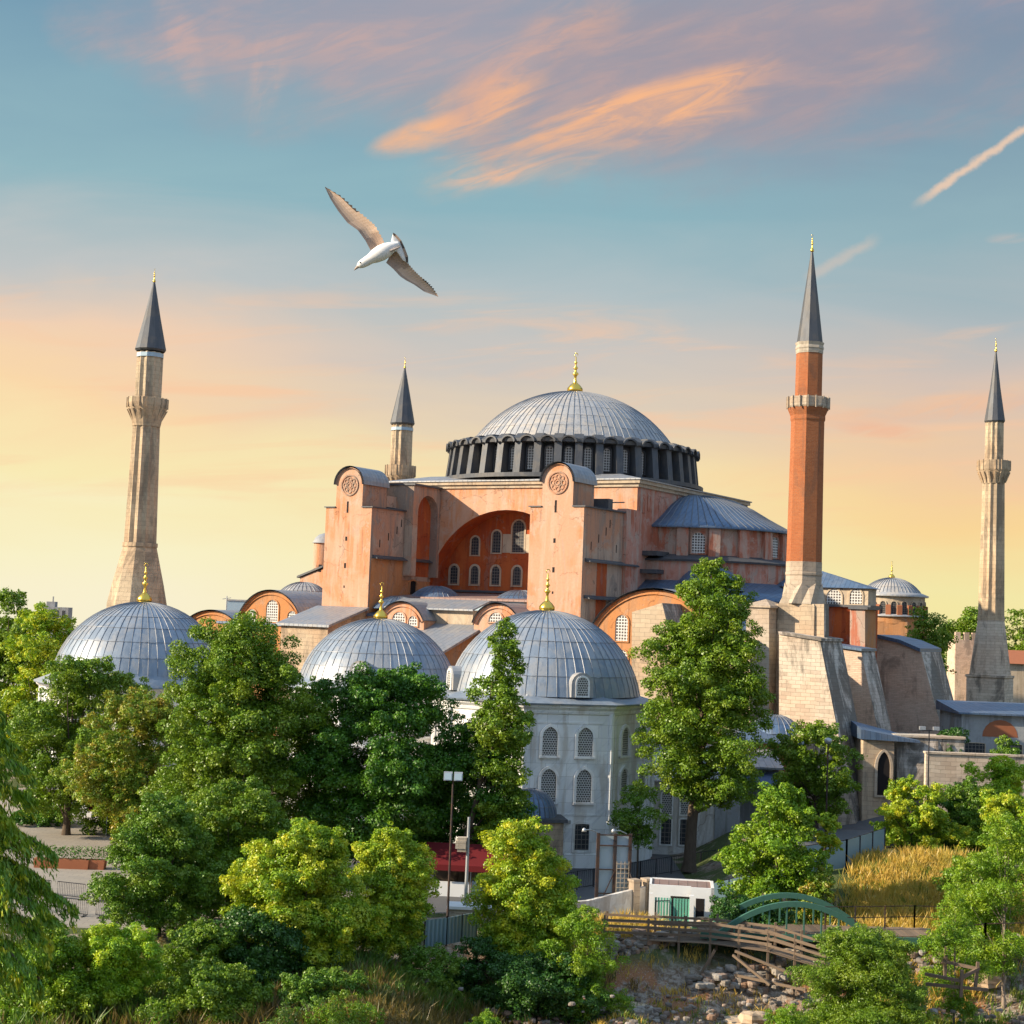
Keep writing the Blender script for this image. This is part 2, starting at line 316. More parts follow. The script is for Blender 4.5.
material('leaf_deep', leaf((0.037, 0.123, 0.007, 1), (0.066, 0.174, 0.009, 1), (0.098, 0.213, 0.010, 1)))
material('leaf_gold', leaf((0.160, 0.296, 0.014, 1), (0.282, 0.407, 0.015, 1), (0.417, 0.463, 0.019, 1), tip=(0.642, 0.572, 0.019, 1)))
material('leaf_yellow', leaf((0.162, 0.332, 0.013, 1), (0.301, 0.464, 0.017, 1), (0.401, 0.482, 0.014, 1), tip=(0.532, 0.597, 0.018, 1)))
material('leaf_rust', leaf((0.120, 0.245, 0.017, 1), (0.221, 0.289, 0.020, 1), (0.271, 0.266, 0.023, 1), tip=(0.424, 0.266, 0.027, 1)))
material('leaf_olive', leaf((0.089, 0.186, 0.015, 1), (0.141, 0.265, 0.019, 1), (0.193, 0.275, 0.021, 1)))
material('leaf_cedar', leaf((0.087, 0.209, 0.014, 1), (0.177, 0.306, 0.016, 1), (0.265, 0.367, 0.016, 1), tip=(0.588, 0.538, 0.016, 1)))
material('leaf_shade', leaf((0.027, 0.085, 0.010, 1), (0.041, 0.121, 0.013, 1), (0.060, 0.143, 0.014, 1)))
material('grass_gold', leaf((0.478, 0.312, 0.061, 1), (0.607, 0.416, 0.088, 1), (0.405, 0.322, 0.055, 1), .3))
material('grass_brown', leaf((0.156, 0.111, 0.032, 1), (0.257, 0.172, 0.050, 1), (0.082, 0.103, 0.021, 1), .3))
material('grass_green', leaf((0.057, 0.140, 0.015, 1), (0.115, 0.204, 0.021, 1), (0.191, 0.217, 0.025, 1), .3))

# ------------------------------------------------------------------ mesh helpers
class MB:
    def __init__(s): s.v = []; s.f = []; s.mi = []; s.sm = []
    def add(s, verts, faces, m=0, smooth=False):
        o = len(s.v); s.v += [tuple(p) for p in verts]
        for f in faces:
            s.f.append([o + i for i in f]); s.mi.append(m); s.sm.append(smooth)
    def box(s, x0, x1, y0, y1, z0, z1, m=0):
        x0, x1 = min(x0, x1), max(x0, x1); y0, y1 = min(y0, y1), max(y0, y1)
        v = [(x0, y0, z0), (x1, y0, z0), (x1, y1, z0), (x0, y1, z0), (x0, y0, z1), (x1, y0, z1), (x1, y1, z1), (x0, y1, z1)]
        s.add(v, [(3, 2, 1, 0), (4, 5, 6, 7), (0, 1, 5, 4), (1, 2, 6, 5), (2, 3, 7, 6), (3, 0, 4, 7)], m)
    def ext(s, poly, vec, m=0, smooth=False, caps=True):
        """extrude a 3-D polygon along vec"""
        n = len(poly); a = [Vector(p) for p in poly]; vec = Vector(vec); b = [p + vec for p in a]
        nrm = Vector((0, 0, 0))
        for i in range(n): nrm += a[i].cross(a[(i + 1) % n])
        flip = nrm.dot(vec) > 0
        side = [(i, (i + 1) % n, n + (i + 1) % n, n + i) for i in range(n)]
        cap = [list(range(n)), list(range(2 * n - 1, n - 1, -1))]
        if flip: cap = [c[::-1] for c in cap]
        else: side = [f[::-1] for f in side]
        if smooth: s.add(a + b, side, m, True)
        else: s.add(a + b, side, m)
        if caps: s.add(a + b, cap, m)
    def ring(s, outer, inner, vec, m=0):
        """solid frame between two matched open/closed outlines, extruded along vec"""
        n = len(outer); vec = Vector(vec)
        A = [Vector(p) for p in outer]; B = [Vector(p) for p in inner]
        V = A + B + [p + vec for p in A] + [p + vec for p in B]; F = []
        for i in range(n - 1):
            j = i + 1
            F += [(2 * n + i, 2 * n + j, 3 * n + j, 3 * n + i), (i, j, 2 * n + j, 2 * n + i), (n + i, 3 * n + i, 3 * n + j, n + j)]
        F += [(0, 2 * n, 3 * n, n), (n - 1, 2 * n - 1, 4 * n - 1, 3 * n - 1)]
        s.add(V, F, m)
    def lathe(s, prof, n=24, c=(0, 0), a0=0.0, a1=2 * math.pi, m=0, smooth=True, flute=None, rot=0.0, sx=1.0, sy=1.0):
        full = abs(a1 - a0 - 2 * math.pi) < 1e-6; k = n if full else n + 1
        V = []
        for r, z in prof:
            for i in range(k):
                a = a0 + (a1 - a0) * i / n + rot; rr = r
                if flute and i % 2: rr = r * flute
                V.append((c[0] + sx * rr * math.cos(a), c[1] + sy * rr * math.sin(a), z))
        F = []
        for j in range(len(prof) - 1):
            for i in range(n):
                a, b = j * k + i, j * k + (i + 1) % k
                F.append((a, b, b + k, a + k))
        s.add(V, F, m, smooth)
    def tube(s, pts, r, n=6, m=0, smooth=True, cap=True):
        pts = [Vector(p) for p in pts]; V = []
        rr = r if isinstance(r, (list, tuple)) else [r] * len(pts)
        for i, p in enumerate(pts):
            d = (pts[min(i + 1, len(pts) - 1)] - pts[max(i - 1, 0)]).normalized()
            u = d.cross(Vector((0, 0, 1)) if abs(d.z) < .9 else Vector((1, 0, 0))).normalized(); w = u.cross(d)
            for k in range(n):
                a = 2 * math.pi * k / n
                V.append(p + (u * math.cos(a) + w * math.sin(a)) * rr[i])
        F = [(i * n + k, i * n + (k + 1) % n, (i + 1) * n + (k + 1) % n, (i + 1) * n + k) for i in range(len(pts) - 1) for k in range(n)]
        s.add(V, F, m, smooth)
        if cap: s.add(V[:n], [list(range(n - 1, -1, -1))], m); s.add(V[-n:], [list(range(n))], m)
    def bar(s, p0, p1, w, h=None, m=0):
        """square bar between two points"""
        p0, p1 = Vector(p0), Vector(p1); h = h or w; d = (p1 - p0).normalized()
        u = d.cross(Vector((0, 0, 1)) if abs(d.z) < .95 else Vector((1, 0, 0))).normalized() * (w / 2); q = u.cross(d).normalized() * (h / 2)
        V = [p + a * u + b * q for p in (p0, p1) for a, b in ((-1, -1), (1, -1), (1, 1), (-1, 1))]
        s.add(V, [(3, 2, 1, 0), (4, 5, 6, 7), (0, 1, 5, 4), (1, 2, 6, 5), (2, 3, 7, 6), (3, 0, 4, 7)], m)
    def build(s, name, mats, parent=None, loc=None, rotz=None):
        me = bpy.data.meshes.new(name); me.from_pydata(s.v, [], s.f)
        mats = mats if isinstance(mats, (list, tuple)) else [mats]
        for q in mats: me.materials.append(MATS[q])
        me.polygons.foreach_set('material_index', s.mi); me.polygons.foreach_set('use_smooth', s.sm)
        me.update()
        uvl = me.uv_layers.new(name="UVMap"); uv = np.zeros((len(me.loops), 2), np.float32); vs = s.v; li = 0
        for p in me.polygons:
            nx, ny, nz = p.normal
            if abs(nz) > .75: tx, ty = (1, 0), None
            else:
                l = math.hypot(nx, ny) or 1; tx, ty = (-ny / l, nx / l), 1
            for q in p.vertices:
                X, Y, Z = vs[q]
                uv[li] = (X, Y) if ty is None else (X * tx[0] + Y * tx[1], Z / max(.25, math.hypot(nx, ny)))
                li += 1
        uvl.data.foreach_set('uv', uv.ravel())
        o = bpy.data.objects.new(name, me); COL.objects.link(o)
        if parent: o.parent = parent
        if loc is not None: o.location = loc
        if rotz is not None: o.rotation_euler[2] = rotz
        return o

def tag(o, label=None, cat=None, group=None, kind=None):
    if label: o['label'] = label
    if cat: o['category'] = cat
    if group: o['group'] = group
    if kind: o['kind'] = kind
    return o
def thing(name, label, cat, loc=(0, 0, 0), rotz=0.0, group=None):
    o = bpy.data.objects.new(name, None); COL.objects.link(o); o.location = loc; o.rotation_euler = (0, 0, rotz)
    o.empty_display_size = .5
    return tag(o, label, cat, group)
def copy_tree(o, parent=None):
    c = o.copy(); COL.objects.link(c)
    if parent: c.parent = parent
    for ch in list(o.children): copy_tree(ch, c)
    return c

def arch_pts(w, h, rise=None, pointed=False, n=10, grow=0.0):
    """outline (u, z) of a window: straight sides, round or pointed head; base at z = 0"""
    hw = w / 2 + grow; rise = (w / 2 if rise is None else rise); spring = h - rise
    pts = [(-hw, -grow if grow else 0)]
    for i in range(n + 1):
        t = i / n
        if pointed:
            if t <= .5: a = t * 2; pts.append((-hw + hw * (1 - math.cos(a * math.pi / 2.6)) / (1 - math.cos(math.pi / 2.6)), spring + (rise + grow) * math.sin(a * math.pi / 2.6) / math.sin(math.pi / 2.6)))
            else: a = (1 - t) * 2; pts.append((hw - hw * (1 - math.cos(a * math.pi / 2.6)) / (1 - math.cos(math.pi / 2.6)), spring + (rise + grow) * math.sin(a * math.pi / 2.6) / math.sin(math.pi / 2.6)))
        else:
            a = math.pi * (1 - t); pts.append((hw * math.cos(a), spring + (rise + grow) * math.sin(a)))
    pts.append((hw, -grow if grow else 0)); return pts

def window(parent, org, u, w, h, pane='white_lattice', surround='cream_stone', fr=.3, out=.14, pointed=False, rise=None, name='window', merged=False, depth=.0):
    """arched window on a wall: org = sill centre on the wall plane, u = horizontal direction of the wall; normal = u x z turned outwards"""
    org = Vector(org); u = Vector(u).normalized(); nrm = u.cross(Vector((0, 0, 1)))
    P = lambda pts, o: [org + u * a + Vector((0, 0, 1)) * b + nrm * o for a, b in pts]
    inn = arch_pts(w, h, rise, pointed); outr = arch_pts(w, h, rise, pointed, grow=fr)
    mb = MB(); mb.ring(P(outr, -.05), P(inn, -.05), nrm * (out + .05))
    mb.bar(org - u * (w / 2 + fr) + Vector((0, 0, -fr * .5)) + nrm * (out * .5), org + u * (w / 2 + fr) + Vector((0, 0, -fr * .5)) + nrm * (out * .5), out * 1.3, fr * .7)
    pn = P(inn, .025)
    if merged:
        mb.add(pn, [list(range(len(pn)))[::-1]], 1); return mb.build(name, [surround, pane], parent)
    fo = mb.build(name, surround, parent)
    pb = MB(); pb.ext(P(inn, -.04), nrm * .065); pb.build('pane', pane, fo); return fo

def cap_dome(R, H, n):
    rho = (R * R + H * H) / (2 * H); a0 = math.asin(min(1, R / rho))
    if H > R: a0 = math.pi - a0
    return [(rho * math.sin(a0 * (1 - i / n)), rho * math.cos(a0 * (1 - i / n)) - (rho - H)) for i in range(n + 1)]

def lead_dome(R, H, z0, nseg, nrow, rib=.09, sub=2, c=(0, 0), seed=1, a0=0, a1=2 * math.pi, squash=1.0):
    """dome clad in separate lead sheets with raised seams"""
    rnd = random.Random(seed); mb = MB(); prof = cap_dome(R, H, nrow * sub)
    P = lambda r, z, a: (c[0] + r * math.cos(a), c[1] + r * math.sin(a), z0 + z)
    da = (a1 - a0) / nseg
    for i in range(nseg):
        aa, ab = a0 + da * i, a0 + da * (i + 1); off = rnd.choice((0, 1)) if sub > 1 else 0
        for j in range(nrow):
            lift = rnd.uniform(0, .06)
            V = []; F = []
            ks = range(j * sub, (j + 1) * sub + 1)
            for q, k in enumerate(ks):
                r, z = prof[k]; am = (aa + ab) / 2; r += lift * (1 - q / sub); 
                V += [P(r, z, aa), P(r * 1.001 + .008, z, am), P(r, z, ab)]
            for q in range(sub):
                b = q * 3; F += [(b, b + 1, b + 4, b + 3), (b + 1, b + 2, b + 5, b + 4)]
            mb.add(V, F, 0, True)
    for i in range(nseg + (0 if abs(a1 - a0 - 2 * math.pi) < 1e-6 else 1)):
        a = a0 + da * i; pts = [P(r + rib * .3, z + rib * .2, a) for r, z in prof[:-1] if r > rib * 4]
        rr = rib * .55; V = []; F = []
        tx = Vector((-math.sin(a), math.cos(a), 0))
        for (r, z), p in zip(prof, pts):
            nrm = Vector((math.cos(a) * r / R, math.sin(a) * r / R, (z + .3) / max(H, 1))).normalized(); p = Vector(p)
            V += [p - tx * rr, p + nrm * rr * 1.5, p + tx * rr]
        for k in range(len(pts) - 1):
            b = k * 3; F += [(b, b + 1, b + 4, b + 3), (b + 1, b + 2, b + 5, b + 4)]
        mb.add([tuple(q) for q in V], F, 1, False)
    for j in range(1, nrow - 2 if nseg < 80 else 1, 1):
        r, z = prof[j * sub]; r2, z2 = prof[j * sub + 1]; d = Vector((r2 - r, z2 - z)).normalized() * .07
        V = []; full = abs(a1 - a0 - 2 * math.pi) < 1e-6; kk = nseg if full else nseg + 1
        for i in range(kk):
            a = a0 + da * i; V += [P(r + .05, z, a), P(r + .055 + d.x * .5, z + d.y * .5 + .02, a)]
        mb.add(V, [(2 * i, 2 * ((i + 1) % kk), 2 * ((i + 1) % kk) + 1, 2 * i + 1) for i in range(nseg)], 1, False)
    return mb

def finial(parent, z, s, c=(0, 0), fat=1.0):
    """gilded alem: ribbed onion base, stacked knobs, crescent"""
    mb = MB()
    mb.lathe([(.0, z - .05 * s), (.62 * s * fat, z), (.80 * s * fat, z + .25 * s), (.78 * s * fat, z + .5 * s), (.5 * s * fat, z + .85 * s), (.2 * s, z + 1.1 * s)], 24, c, flute=.88)
    mb.lathe([(.2 * s, z + 1.1 * s), (.12 * s, z + 1.5 * s), (.14 * s, z + 1.75 * s), (.34 * s, z + 2.0 * s), (.14 * s, z + 2.2 * s), (.1 * s, z + 2.4 * s), (.26 * s, z + 2.6 * s), (.1 * s, z + 2.8 * s),
              (.08 * s, z + 3.0 * s), (.18 * s, z + 3.15 * s), (.07 * s, z + 3.3 * s), (.05 * s, z + 3.75 * s), (0, z + 3.8 * s)], 12, c)
    pts = []
    for i in range(9):
        a = R_(-60 + 300 * i / 8 + 0); pts.append((c[0] + .2 * s * math.cos(a - math.pi * .83 + math.pi), c[1], z + 3.95 * s + .2 * s * math.sin(a - math.pi * .83 + math.pi)))
    mb.tube(pts, [.02 * s + .03 * s * math.sin(math.pi * i / 8) for i in range(9)], 5)
    return mb.build('finial', 'gold', parent)

# ------------------------------------------------------------------ ground
def smooth(a, b, x):
    t = min(1, max(0, (x - a) / (b - a))); return t * t * (3 - 2 * t)
def hn(x, y, s):
    return math.sin(x * s + 1.3 * math.sin(y * s * .7)) * math.cos(y * s * 1.1 + math.sin(x * s * .6))
def height(x, y):
    pit = smooth(-9, -2, x + (y - 100) * .15) * (1 - smooth(104, 110.5, y)) 
    z = -3.0 * pit
    z += 3.2 * smooth(16, 24, x) * smooth(113, 133, y) * (1 - smooth(150, 160, y))       # grassy bank on the right
    z += 3.5 * smooth(30, 46, x) * smooth(150, 175, y)
    if pit > .02:
        z += pit * (.55 * hn(x, y, .55) + .3 * hn(x + 9, y, 1.3) + .18 * hn(x, y + 5, 2.9) + .35 * smooth(98, 92, y))
    z -= max(0, y - 330) * .07
    z -= .6 * smooth(-6, -14, x) * (1 - smooth(96, 104, y)) 
    return z
def make_ground():
    xs = [-4000, -1500, -600, -250, -120, -80] + [round(-60 + .6 * i, 2) for i in range(201)] + [80, 120, 250, 600, 1500, 4000]
    ys = [-300, 0, 50, 74] + [round(80 + .5 * i, 2) for i in range(100)] + [130 + 3 * i for i in range(20)] + [200, 260, 400, 800, 2000, 7000]
    V = [(x, y, height(x, y) if 70 < y < 205 and -70 < x < 80 else (height(min(max(x, -70), 60), 190) - max(0, y - 330) * .07 if y > 150 else 0)) for y in ys for x in xs]
    nx = len(xs); F = [(j * nx + i, j * nx + i + 1, (j + 1) * nx + i + 1, (j + 1) * nx + i) for j in range(len(ys) - 1) for i in range(nx - 1)]
    def g(t):
        co = obj_co(t); x, y, z = t.sep(co)
        n1 = t.noise(co, .22, 5, .65, .4); n2 = t.noise(co, 1.7, 6, .7); n3 = t.noise(co, 7.0, 3, .6)
        earth = t.mix(t.step(n2, .38, .62), (.15, .095, .055, 1), (.36, .30, .24, 1))
        earth = t.mix(t.step(n1, .52, .6), earth, (.33, .15, .07, 1))
        earth = t.mix(t.m('MULTIPLY', t.step(n3, .55, .7), .6), earth, (.46, .42, .37, 1))
        green = t.mix(n2, (.04, .075, .018, 1), (.11, .12, .035, 1))
        f = t.m('MULTIPLY', t.step(n1, .42, .52), t.step(z, -1.6, -.2))
        c = t.mix(f, earth, green)
        return pbsdf(t, c, .95, bump=t.m('ADD', n2, t.m('MULTIPLY', n3, .5)), strength=.9, dist=.3)
    material('earth', g)
    mb = MB(); mb.add(V, F, 0, True)
    tag(mb.build('ground', 'earth'), kind='structure')
make_ground()

def paved(t):
    co = obj_co(t)
    b = t.n('ShaderNodeTexBrick', {'Vector': co, 'Color1': (.36, .31, .25, 1), 'Color2': (.30, .265, .22, 1), 'Mortar': (.2, .17, .14, 1), 'Scale': 1.0, 'Mortar Size': .02, 'Brick Width': 1.2, 'Row Height': .6})
    n = t.noise(co, .4, 5, .65)
    return pbsdf(t, t.mix(t.m('MULTIPLY', n, .6), b.outputs[0], (.22, .2, .18, 1)), .85, bump=b.outputs[1], strength=.1)
material('paving', paved)
def tarmac(t):
    co = obj_co(t); n = t.noise(co, .35, 5, .6); n2 = t.noise(co, 12, 3, .6)
    return pbsdf(t, t.mix(n, (.075, .075, .08, 1), (.125, .122, .12, 1)), .8, bump=n2, strength=.2)
material('tarmac', tarmac)
def sheet(name, poly, z, m):
    mb = MB(); n = len(poly); mb.add([(x, y, z) for x, y in poly], [list(range(n))]); return tag(mb.build(name, m), kind='structure')
sheet('plaza', [(-95, 108), (-7, 108), (-7, 118), (-12, 150), (-30, 185), (-95, 185)], .006, 'paving')
sheet('road', [(-7, 117), (14, 125), (22, 138), (27, 150), (34, 176), (22, 170), (-11.7, 142.5)], .010, 'tarmac')
def gz(px, py):            # terrain point seen at a pixel
    D = 80.0
    while D < 260:
        p = at(px, py, D)
        if p.z <= height(p.x, p.y): return Vector((p.x, p.y, height(p.x, p.y)))
        D += .1
    return gnd(px, py)
def drape(name, q, nx, ny, m, lift=.03):
    a, b, c, d = [gz(*p) for p in q]; V = []
    for j in range(ny + 1):
        for i in range(nx + 1):
            u, v = i / nx, j / ny; p = (a * (1 - u) + b * u) * (1 - v) + (d * (1 - u) + c * u) * v; V.append((p.x, p.y, height(p.x, p.y) + lift))
    mb = MB(); mb.add(V, [(j * (nx + 1) + i, j * (nx + 1) + i + 1, (j + 1) * (nx + 1) + i + 1, (j + 1) * (nx + 1) + i) for j in range(ny) for i in range(nx)], 0, True); tag(mb.build(name, m), kind='structure')
drape('lane', [(738, 862), (900, 848), (884, 796), (780, 812)], 30, 30, 'tarmac')
def kerb(p0, p1):
    mb = MB(); mb.bar((*p0, .06), (*p1, .06), .3, .13); tag(mb.build('kerb', 'cream_stone'), kind='structure')
kerb((-11.9, 142.6), (22, 170.2))

# ------------------------------------------------------------------ the great basilica
TH = R_(31); O_ = at(571, 500, 227); O_.z = 0
EV = Vector((math.cos(TH), -math.sin(TH), 0)); NV = Vector((math.sin(TH), math.cos(TH), 0))
BAS = thing('domed_basilica', 'salmon pink domed basilica with great arch between two buttress towers', 'basilica', O_, -TH)
def hN(px, py, N):       # point of the plane N = const seen at a pixel -> (E, z)
    d = ray(px, py); o = Vector((0, 0, CZ)); t = (N - (o - O_).dot(NV)) / d.dot(NV); q = o + d * t; return (q - O_).dot(EV), q.z
def hE(px, py, E):
    d = ray(px, py); o = Vector((0, 0, CZ)); t = (E - (o - O_).dot(EV)) / d.dot(EV); q = o + d * t; return (q - O_).dot(NV), q.z
def hW(E, N, z=0): return O_ + EV * E + NV * N + Vector((0, 0, z))
def hL(p):               # world -> local (E, N)
    q = Vector(p) - O_; return q.dot(EV), q.dot(NV)
ZU = Vector((0, 0, 1))

# --- central block
def basilica():
    B = 18.0; BE = 19.5; ZT = 40.2; SW_ = -17.8
    # south wall with the great arch cut out; tympanum set back
    AR, AZ = 12.45, 23.9
    arch = [(AR * math.cos(math.pi * (1 - i / 28)), AZ + AR * math.sin(math.pi * (1 - i / 28))) for i in range(29)]
    outer = [(-BE, AZ)] + [(-BE, ZT)] + [(BE, ZT)] + [(BE, AZ)]
    mb = MB()
    n = len(arch)
    # fan the wall face between arch and rectangle
    def rect_pt(a):
        c, s_ = math.cos(a), math.sin(a); k = min(BE / abs(c) if abs(c) > 1e-6 else 1e9, (ZT - AZ) / s_ if s_ > 1e-6 else 1e9); return (k * c, AZ + k * s_)
    angs = sorted(set([math.pi * (1 - i / 28) for i in range(29)] + [math.atan2(ZT - AZ, BE), math.pi - math.atan2(ZT - AZ, BE)]), reverse=True)
    V = []; 
    for a in angs:
        V.append((AR * math.cos(a), SW_, AZ + AR * math.sin(a))); r = rect_pt(a); V.append((r[0], SW_, r[1]))
    F = [(2 * i, 2 * i + 2, 2 * i + 3, 2 * i + 1) for i in range(len(angs) - 1)]
    mb.add(V, [f[::-1] for f in F], 0)
    # other walls
    mb.add([(BE, SW_, 18), (BE, B, 18), (BE, B, ZT), (BE, SW_, ZT)], [(0, 1, 2, 3)], 1)
    mb.add([(-BE, SW_, 18), (-BE, B, 18), (-BE, B, ZT), (-BE, SW_, ZT)], [(3, 2, 1, 0)], 0)
    mb.add([(-BE, B, 18), (BE, B, 18), (BE, B, ZT), (-BE, B, ZT)], [(3, 2, 1, 0)], 0)
    mb.add([(-BE, SW_, 18), (-AR, SW_, 18), (-AR, SW_, AZ), (-BE, SW_, AZ)], [(0, 1, 2, 3)], 0)
    mb.add([(AR, SW_, 18), (BE, SW_, 18), (BE, SW_, AZ), (AR, SW_, AZ)], [(0, 1, 2, 3)], 0)
    wall = mb.build('wall', ['salmon_plaster', 'rose_plaster'], BAS)
    # arch soffit + tympanum
    mb = MB(); TY = -14.4
    V = [(x, SW_, z) for x, z in arch] + [(x, TY, z) for x, z in arch]
    mb.add(V, [(i, i + 1, n + i + 1, n + i) for i in range(n - 1)], 0, True)
    mb.add([(x, TY, z) for x, z in arch] + [(AR, TY, 18), (-AR, TY, 18)], [list(range(n + 2))[::-1]], 0)
    tym = mb.build('tympanum', 'red_plaster', BAS)
    mb = MB(); o2 = [((AR + .28) * math.cos(math.pi * (1 - i / 28)), SW_ - .0, AZ + (AR + .28) * math.sin(math.pi * (1 - i / 28))) for i in range(29)]
    mb.ring(o2, [(x, SW_, z) for x, z in arch], (0, -.12, 0)); mb.build('arch_moulding', 'salmon_plaster', BAS)
    U = (1, 0, 0)
    for k in range(7):
        window(tym, (-10.2 + 3.4 * k, TY, 26.35), U, 1.25, 2.5, 'dark_glass', 'buff_plaster', .28, .12)
    for e, z, w, h in ((-6.9, 30.4, 1.25, 2.5), (-3.45, 30.75, 1.35, 3.0), (0, 30.85, 1.9, 4.3), (3.45, 30.75, 1.35, 3.0), (6.9, 30.4, 1.25, 2.5)):
        window(tym, (e, TY, z), U, w, h, 'dark_glass', 'buff_plaster', .22, .12)
    for e0, e1 in ((-2.45, -1.2), (1.2, 2.45)):
        mb = MB(); mb.box(e0, e1, TY - .08, TY, 30.75, 33.3); mb.build('stucco_panel', 'buff_plaster', tym)
    mb = MB(); mb.box(-AR, AR, TY - .5, TY, 25.2, 25.5); mb.build('ledge', 'dark_lead', tym)
    # cornice and roof terrace
    mb = MB()
    for d, z0, z1 in ((.25, ZT - .9, ZT - .45), (.55, ZT - .45, ZT)):
        mb.box(-BE - d, BE + d, SW_ - d, B + d, z0, z1)
    mb.build('cornice', 'buff_plaster', BAS)
    mb = MB(); a = (-BE - .75, BE + .75, SW_ - .75, B + .75); 
    mb.box(*a, ZT, ZT + .16)
    mb.add([(a[0], a[2], ZT + .16), (a[1], a[2], ZT + .16), (a[1], a[3], ZT + .16), (a[0], a[3], ZT + .16), (-15, -14, ZT + 1.2), (15, -14, ZT + 1.2), (15, 14, ZT + 1.2), (-15, 14, ZT + 1.2)],
           [(0, 1, 5, 4), (1, 2, 6, 5), (2, 3, 7, 6), (3, 0, 4, 7), (4, 5, 6, 7)])
    mb.build('terrace_roof', 'seam_lead', BAS)
    # small blind niches on the east face
    for N_, z0, w, h in ((-10.5, 34.6, 1.6, 4.0), (-14.4, 36.6, .55, 1.8), (-15.9, 36.2, .55, 1.6)):
        window(BAS, (BE, N_, z0), (0, 1, 0), w, h, 'rose_plaster', 'rose_plaster', .16, .08, name='blind_niche')
    # --- drum with forty ribs and windows
    z0, z1 = ZT + .9, 46.1
    mb = MB(); mb.lathe([(16.4, z0 - 1.5), (16.3, z1), (14.2, z1 + .7)], 80)
    mb.lathe([(18.5, z0 - .3), (18.9, z0 - .3), (18.9, z0 + .25), (15.6, z0 + .5)], 80, smooth=False)
    mb.lathe([(15.4, z1 - .5), (17.9, z1 - .45), (18.0, z1 + .05), (15.0, z1 + .75), (14.0, z1 + .9)], 80, smooth=False)
    drum = mb.build('drum', 'dark_lead', BAS)
    for k in range(40):
        a = 2 * math.pi * (k + .5) / 40; ca, sa = math.cos(a), math.sin(a); T = Vector((-sa, ca, 0)); Rv = Vector((ca, sa, 0))
        if Vector((ca * EV.x + sa * NV.x, ca * EV.y + sa * NV.y)).y > .45: continue
        mb = MB(); hw = .50
        prof = [(15.3, z0), (18.3, z0), (17.75, z1 - .45), (15.3, z1 - .2)]
        mb.ext([Rv * r - T * hw + ZU * z for r, z in prof], T * 2 * hw)
        mb.ext([Rv * r - T * (hw + .14) + ZU * z for r, z in ((15.3, z1 - .2), (18.1, z1 - .45), (18.1, z1 - .05), (16.8, z1 + .75), (15.3, z1 + .75))], T * (2 * hw + .28))
        mb.build('drum_rib', 'dark_lead', drum)
        a = 2 * math.pi * k / 40; ca, sa = math.cos(a), math.sin(a); T = Vector((-sa, ca, 0)); Rv = Vector((ca, sa, 0))
        window(drum, Rv * 16.42 + ZU * (z0 + .9), T, 1.05, 3.1, 'white_lattice', 'dark_lead', .14, .3, name='window', merged=True)
        mb = MB()   # little arched hood between ribs
        o1 = [Rv * 17.2 + T * (1.12 * math.cos(math.pi * i / 8)) + ZU * (z1 - .45 + 0.85 * math.sin(math.pi * i / 8)) for i in range(9)]
        i1 = [Rv * 17.2 + T * (.92 * math.cos(math.pi * i / 8)) + ZU * (z1 - .6 + .8 * math.sin(math.pi * i / 8)) for i in range(9)]
        mb.ring(o1, i1, Rv * 1.1); mb.build('hood', 'dark_lead', drum)
    dome = lead_dome(14.75, 8.15, z1 + .55, 88, 8, .075, 2, seed=3).build('main_dome', ['lead_sheet', 'seam_line'], BAS)
    finial(dome, z1 + 8.6, 1.42)

    # --- the two buttress towers on the south side
    for sgn in (-1, 1):
        e0, e1 = (-19.5, -12.0) if sgn < 0 else (12.0, 19.5)
        ec = (e0 + e1) / 2
        zs = 35.6; zb = 14.0; N0 = -32.0
        mb = MB()
        # front face with raised round-headed centre
        hw = 2.15; zc = 38.75
        face = [(e0, zb), (e1, zb), (e1, zs), (ec + hw, zs)] + [(ec + hw * math.cos(math.pi * i / 14), zc + hw * math.sin(math.pi * i / 14)) for i in range(15)] + [(ec - hw, zs), (e0, zs)]
        mb.add([(x, N0, z) for x, z in face], [list(range(len(face)))], 0)
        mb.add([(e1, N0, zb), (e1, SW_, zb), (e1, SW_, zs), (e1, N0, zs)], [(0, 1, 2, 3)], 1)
        mb.add([(e0, N0, zb), (e0, SW_, zb), (e0, SW_, zs), (e0, N0, zs)], [(3, 2, 1, 0)], 0)
        mb.add([(e0, N0, zs - .01), (e1, N0, zs - .01), (e1, SW_, zs - .01), (e0, SW_, zs - .01)], [(0, 1, 2, 3)], 0)
        d1 = -26.6
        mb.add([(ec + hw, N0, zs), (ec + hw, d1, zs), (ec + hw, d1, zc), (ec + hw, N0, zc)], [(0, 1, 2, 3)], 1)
        mb.add([(ec - hw, N0, zs), (ec - hw, d1, zs), (ec - hw, d1, zc), (ec - hw, N0, zc)], [(3, 2, 1, 0)], 0)
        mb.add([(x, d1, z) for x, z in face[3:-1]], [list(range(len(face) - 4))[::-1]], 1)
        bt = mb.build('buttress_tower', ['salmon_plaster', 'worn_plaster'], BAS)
        mb = MB()
        o1 = [(ec + (hw + .32) * math.cos(math.pi * i / 14), N0 - .3, zc - .1 + (hw + .32) * math.sin(math.pi * i / 14)) for i in range(15)]
        i1 = [(ec + (hw + .02) * math.cos(math.pi * i / 14), N0 - .3, zc - .1 + (hw + .02) * math.sin(math.pi * i / 14)) for i in range(15)]
        mb.ring(o1, i1, (0, d1 - N0 + .5, 0))
        mb.build('barrel_roof', 'seam_lead', bt)
        mb = MB()
        mb.box(e0 - .2, ec - hw, N0 - .2, d1, zs, zs + .14); mb.box(ec + hw, e1 + .25, N0 - .2, d1, zs, zs + .14)
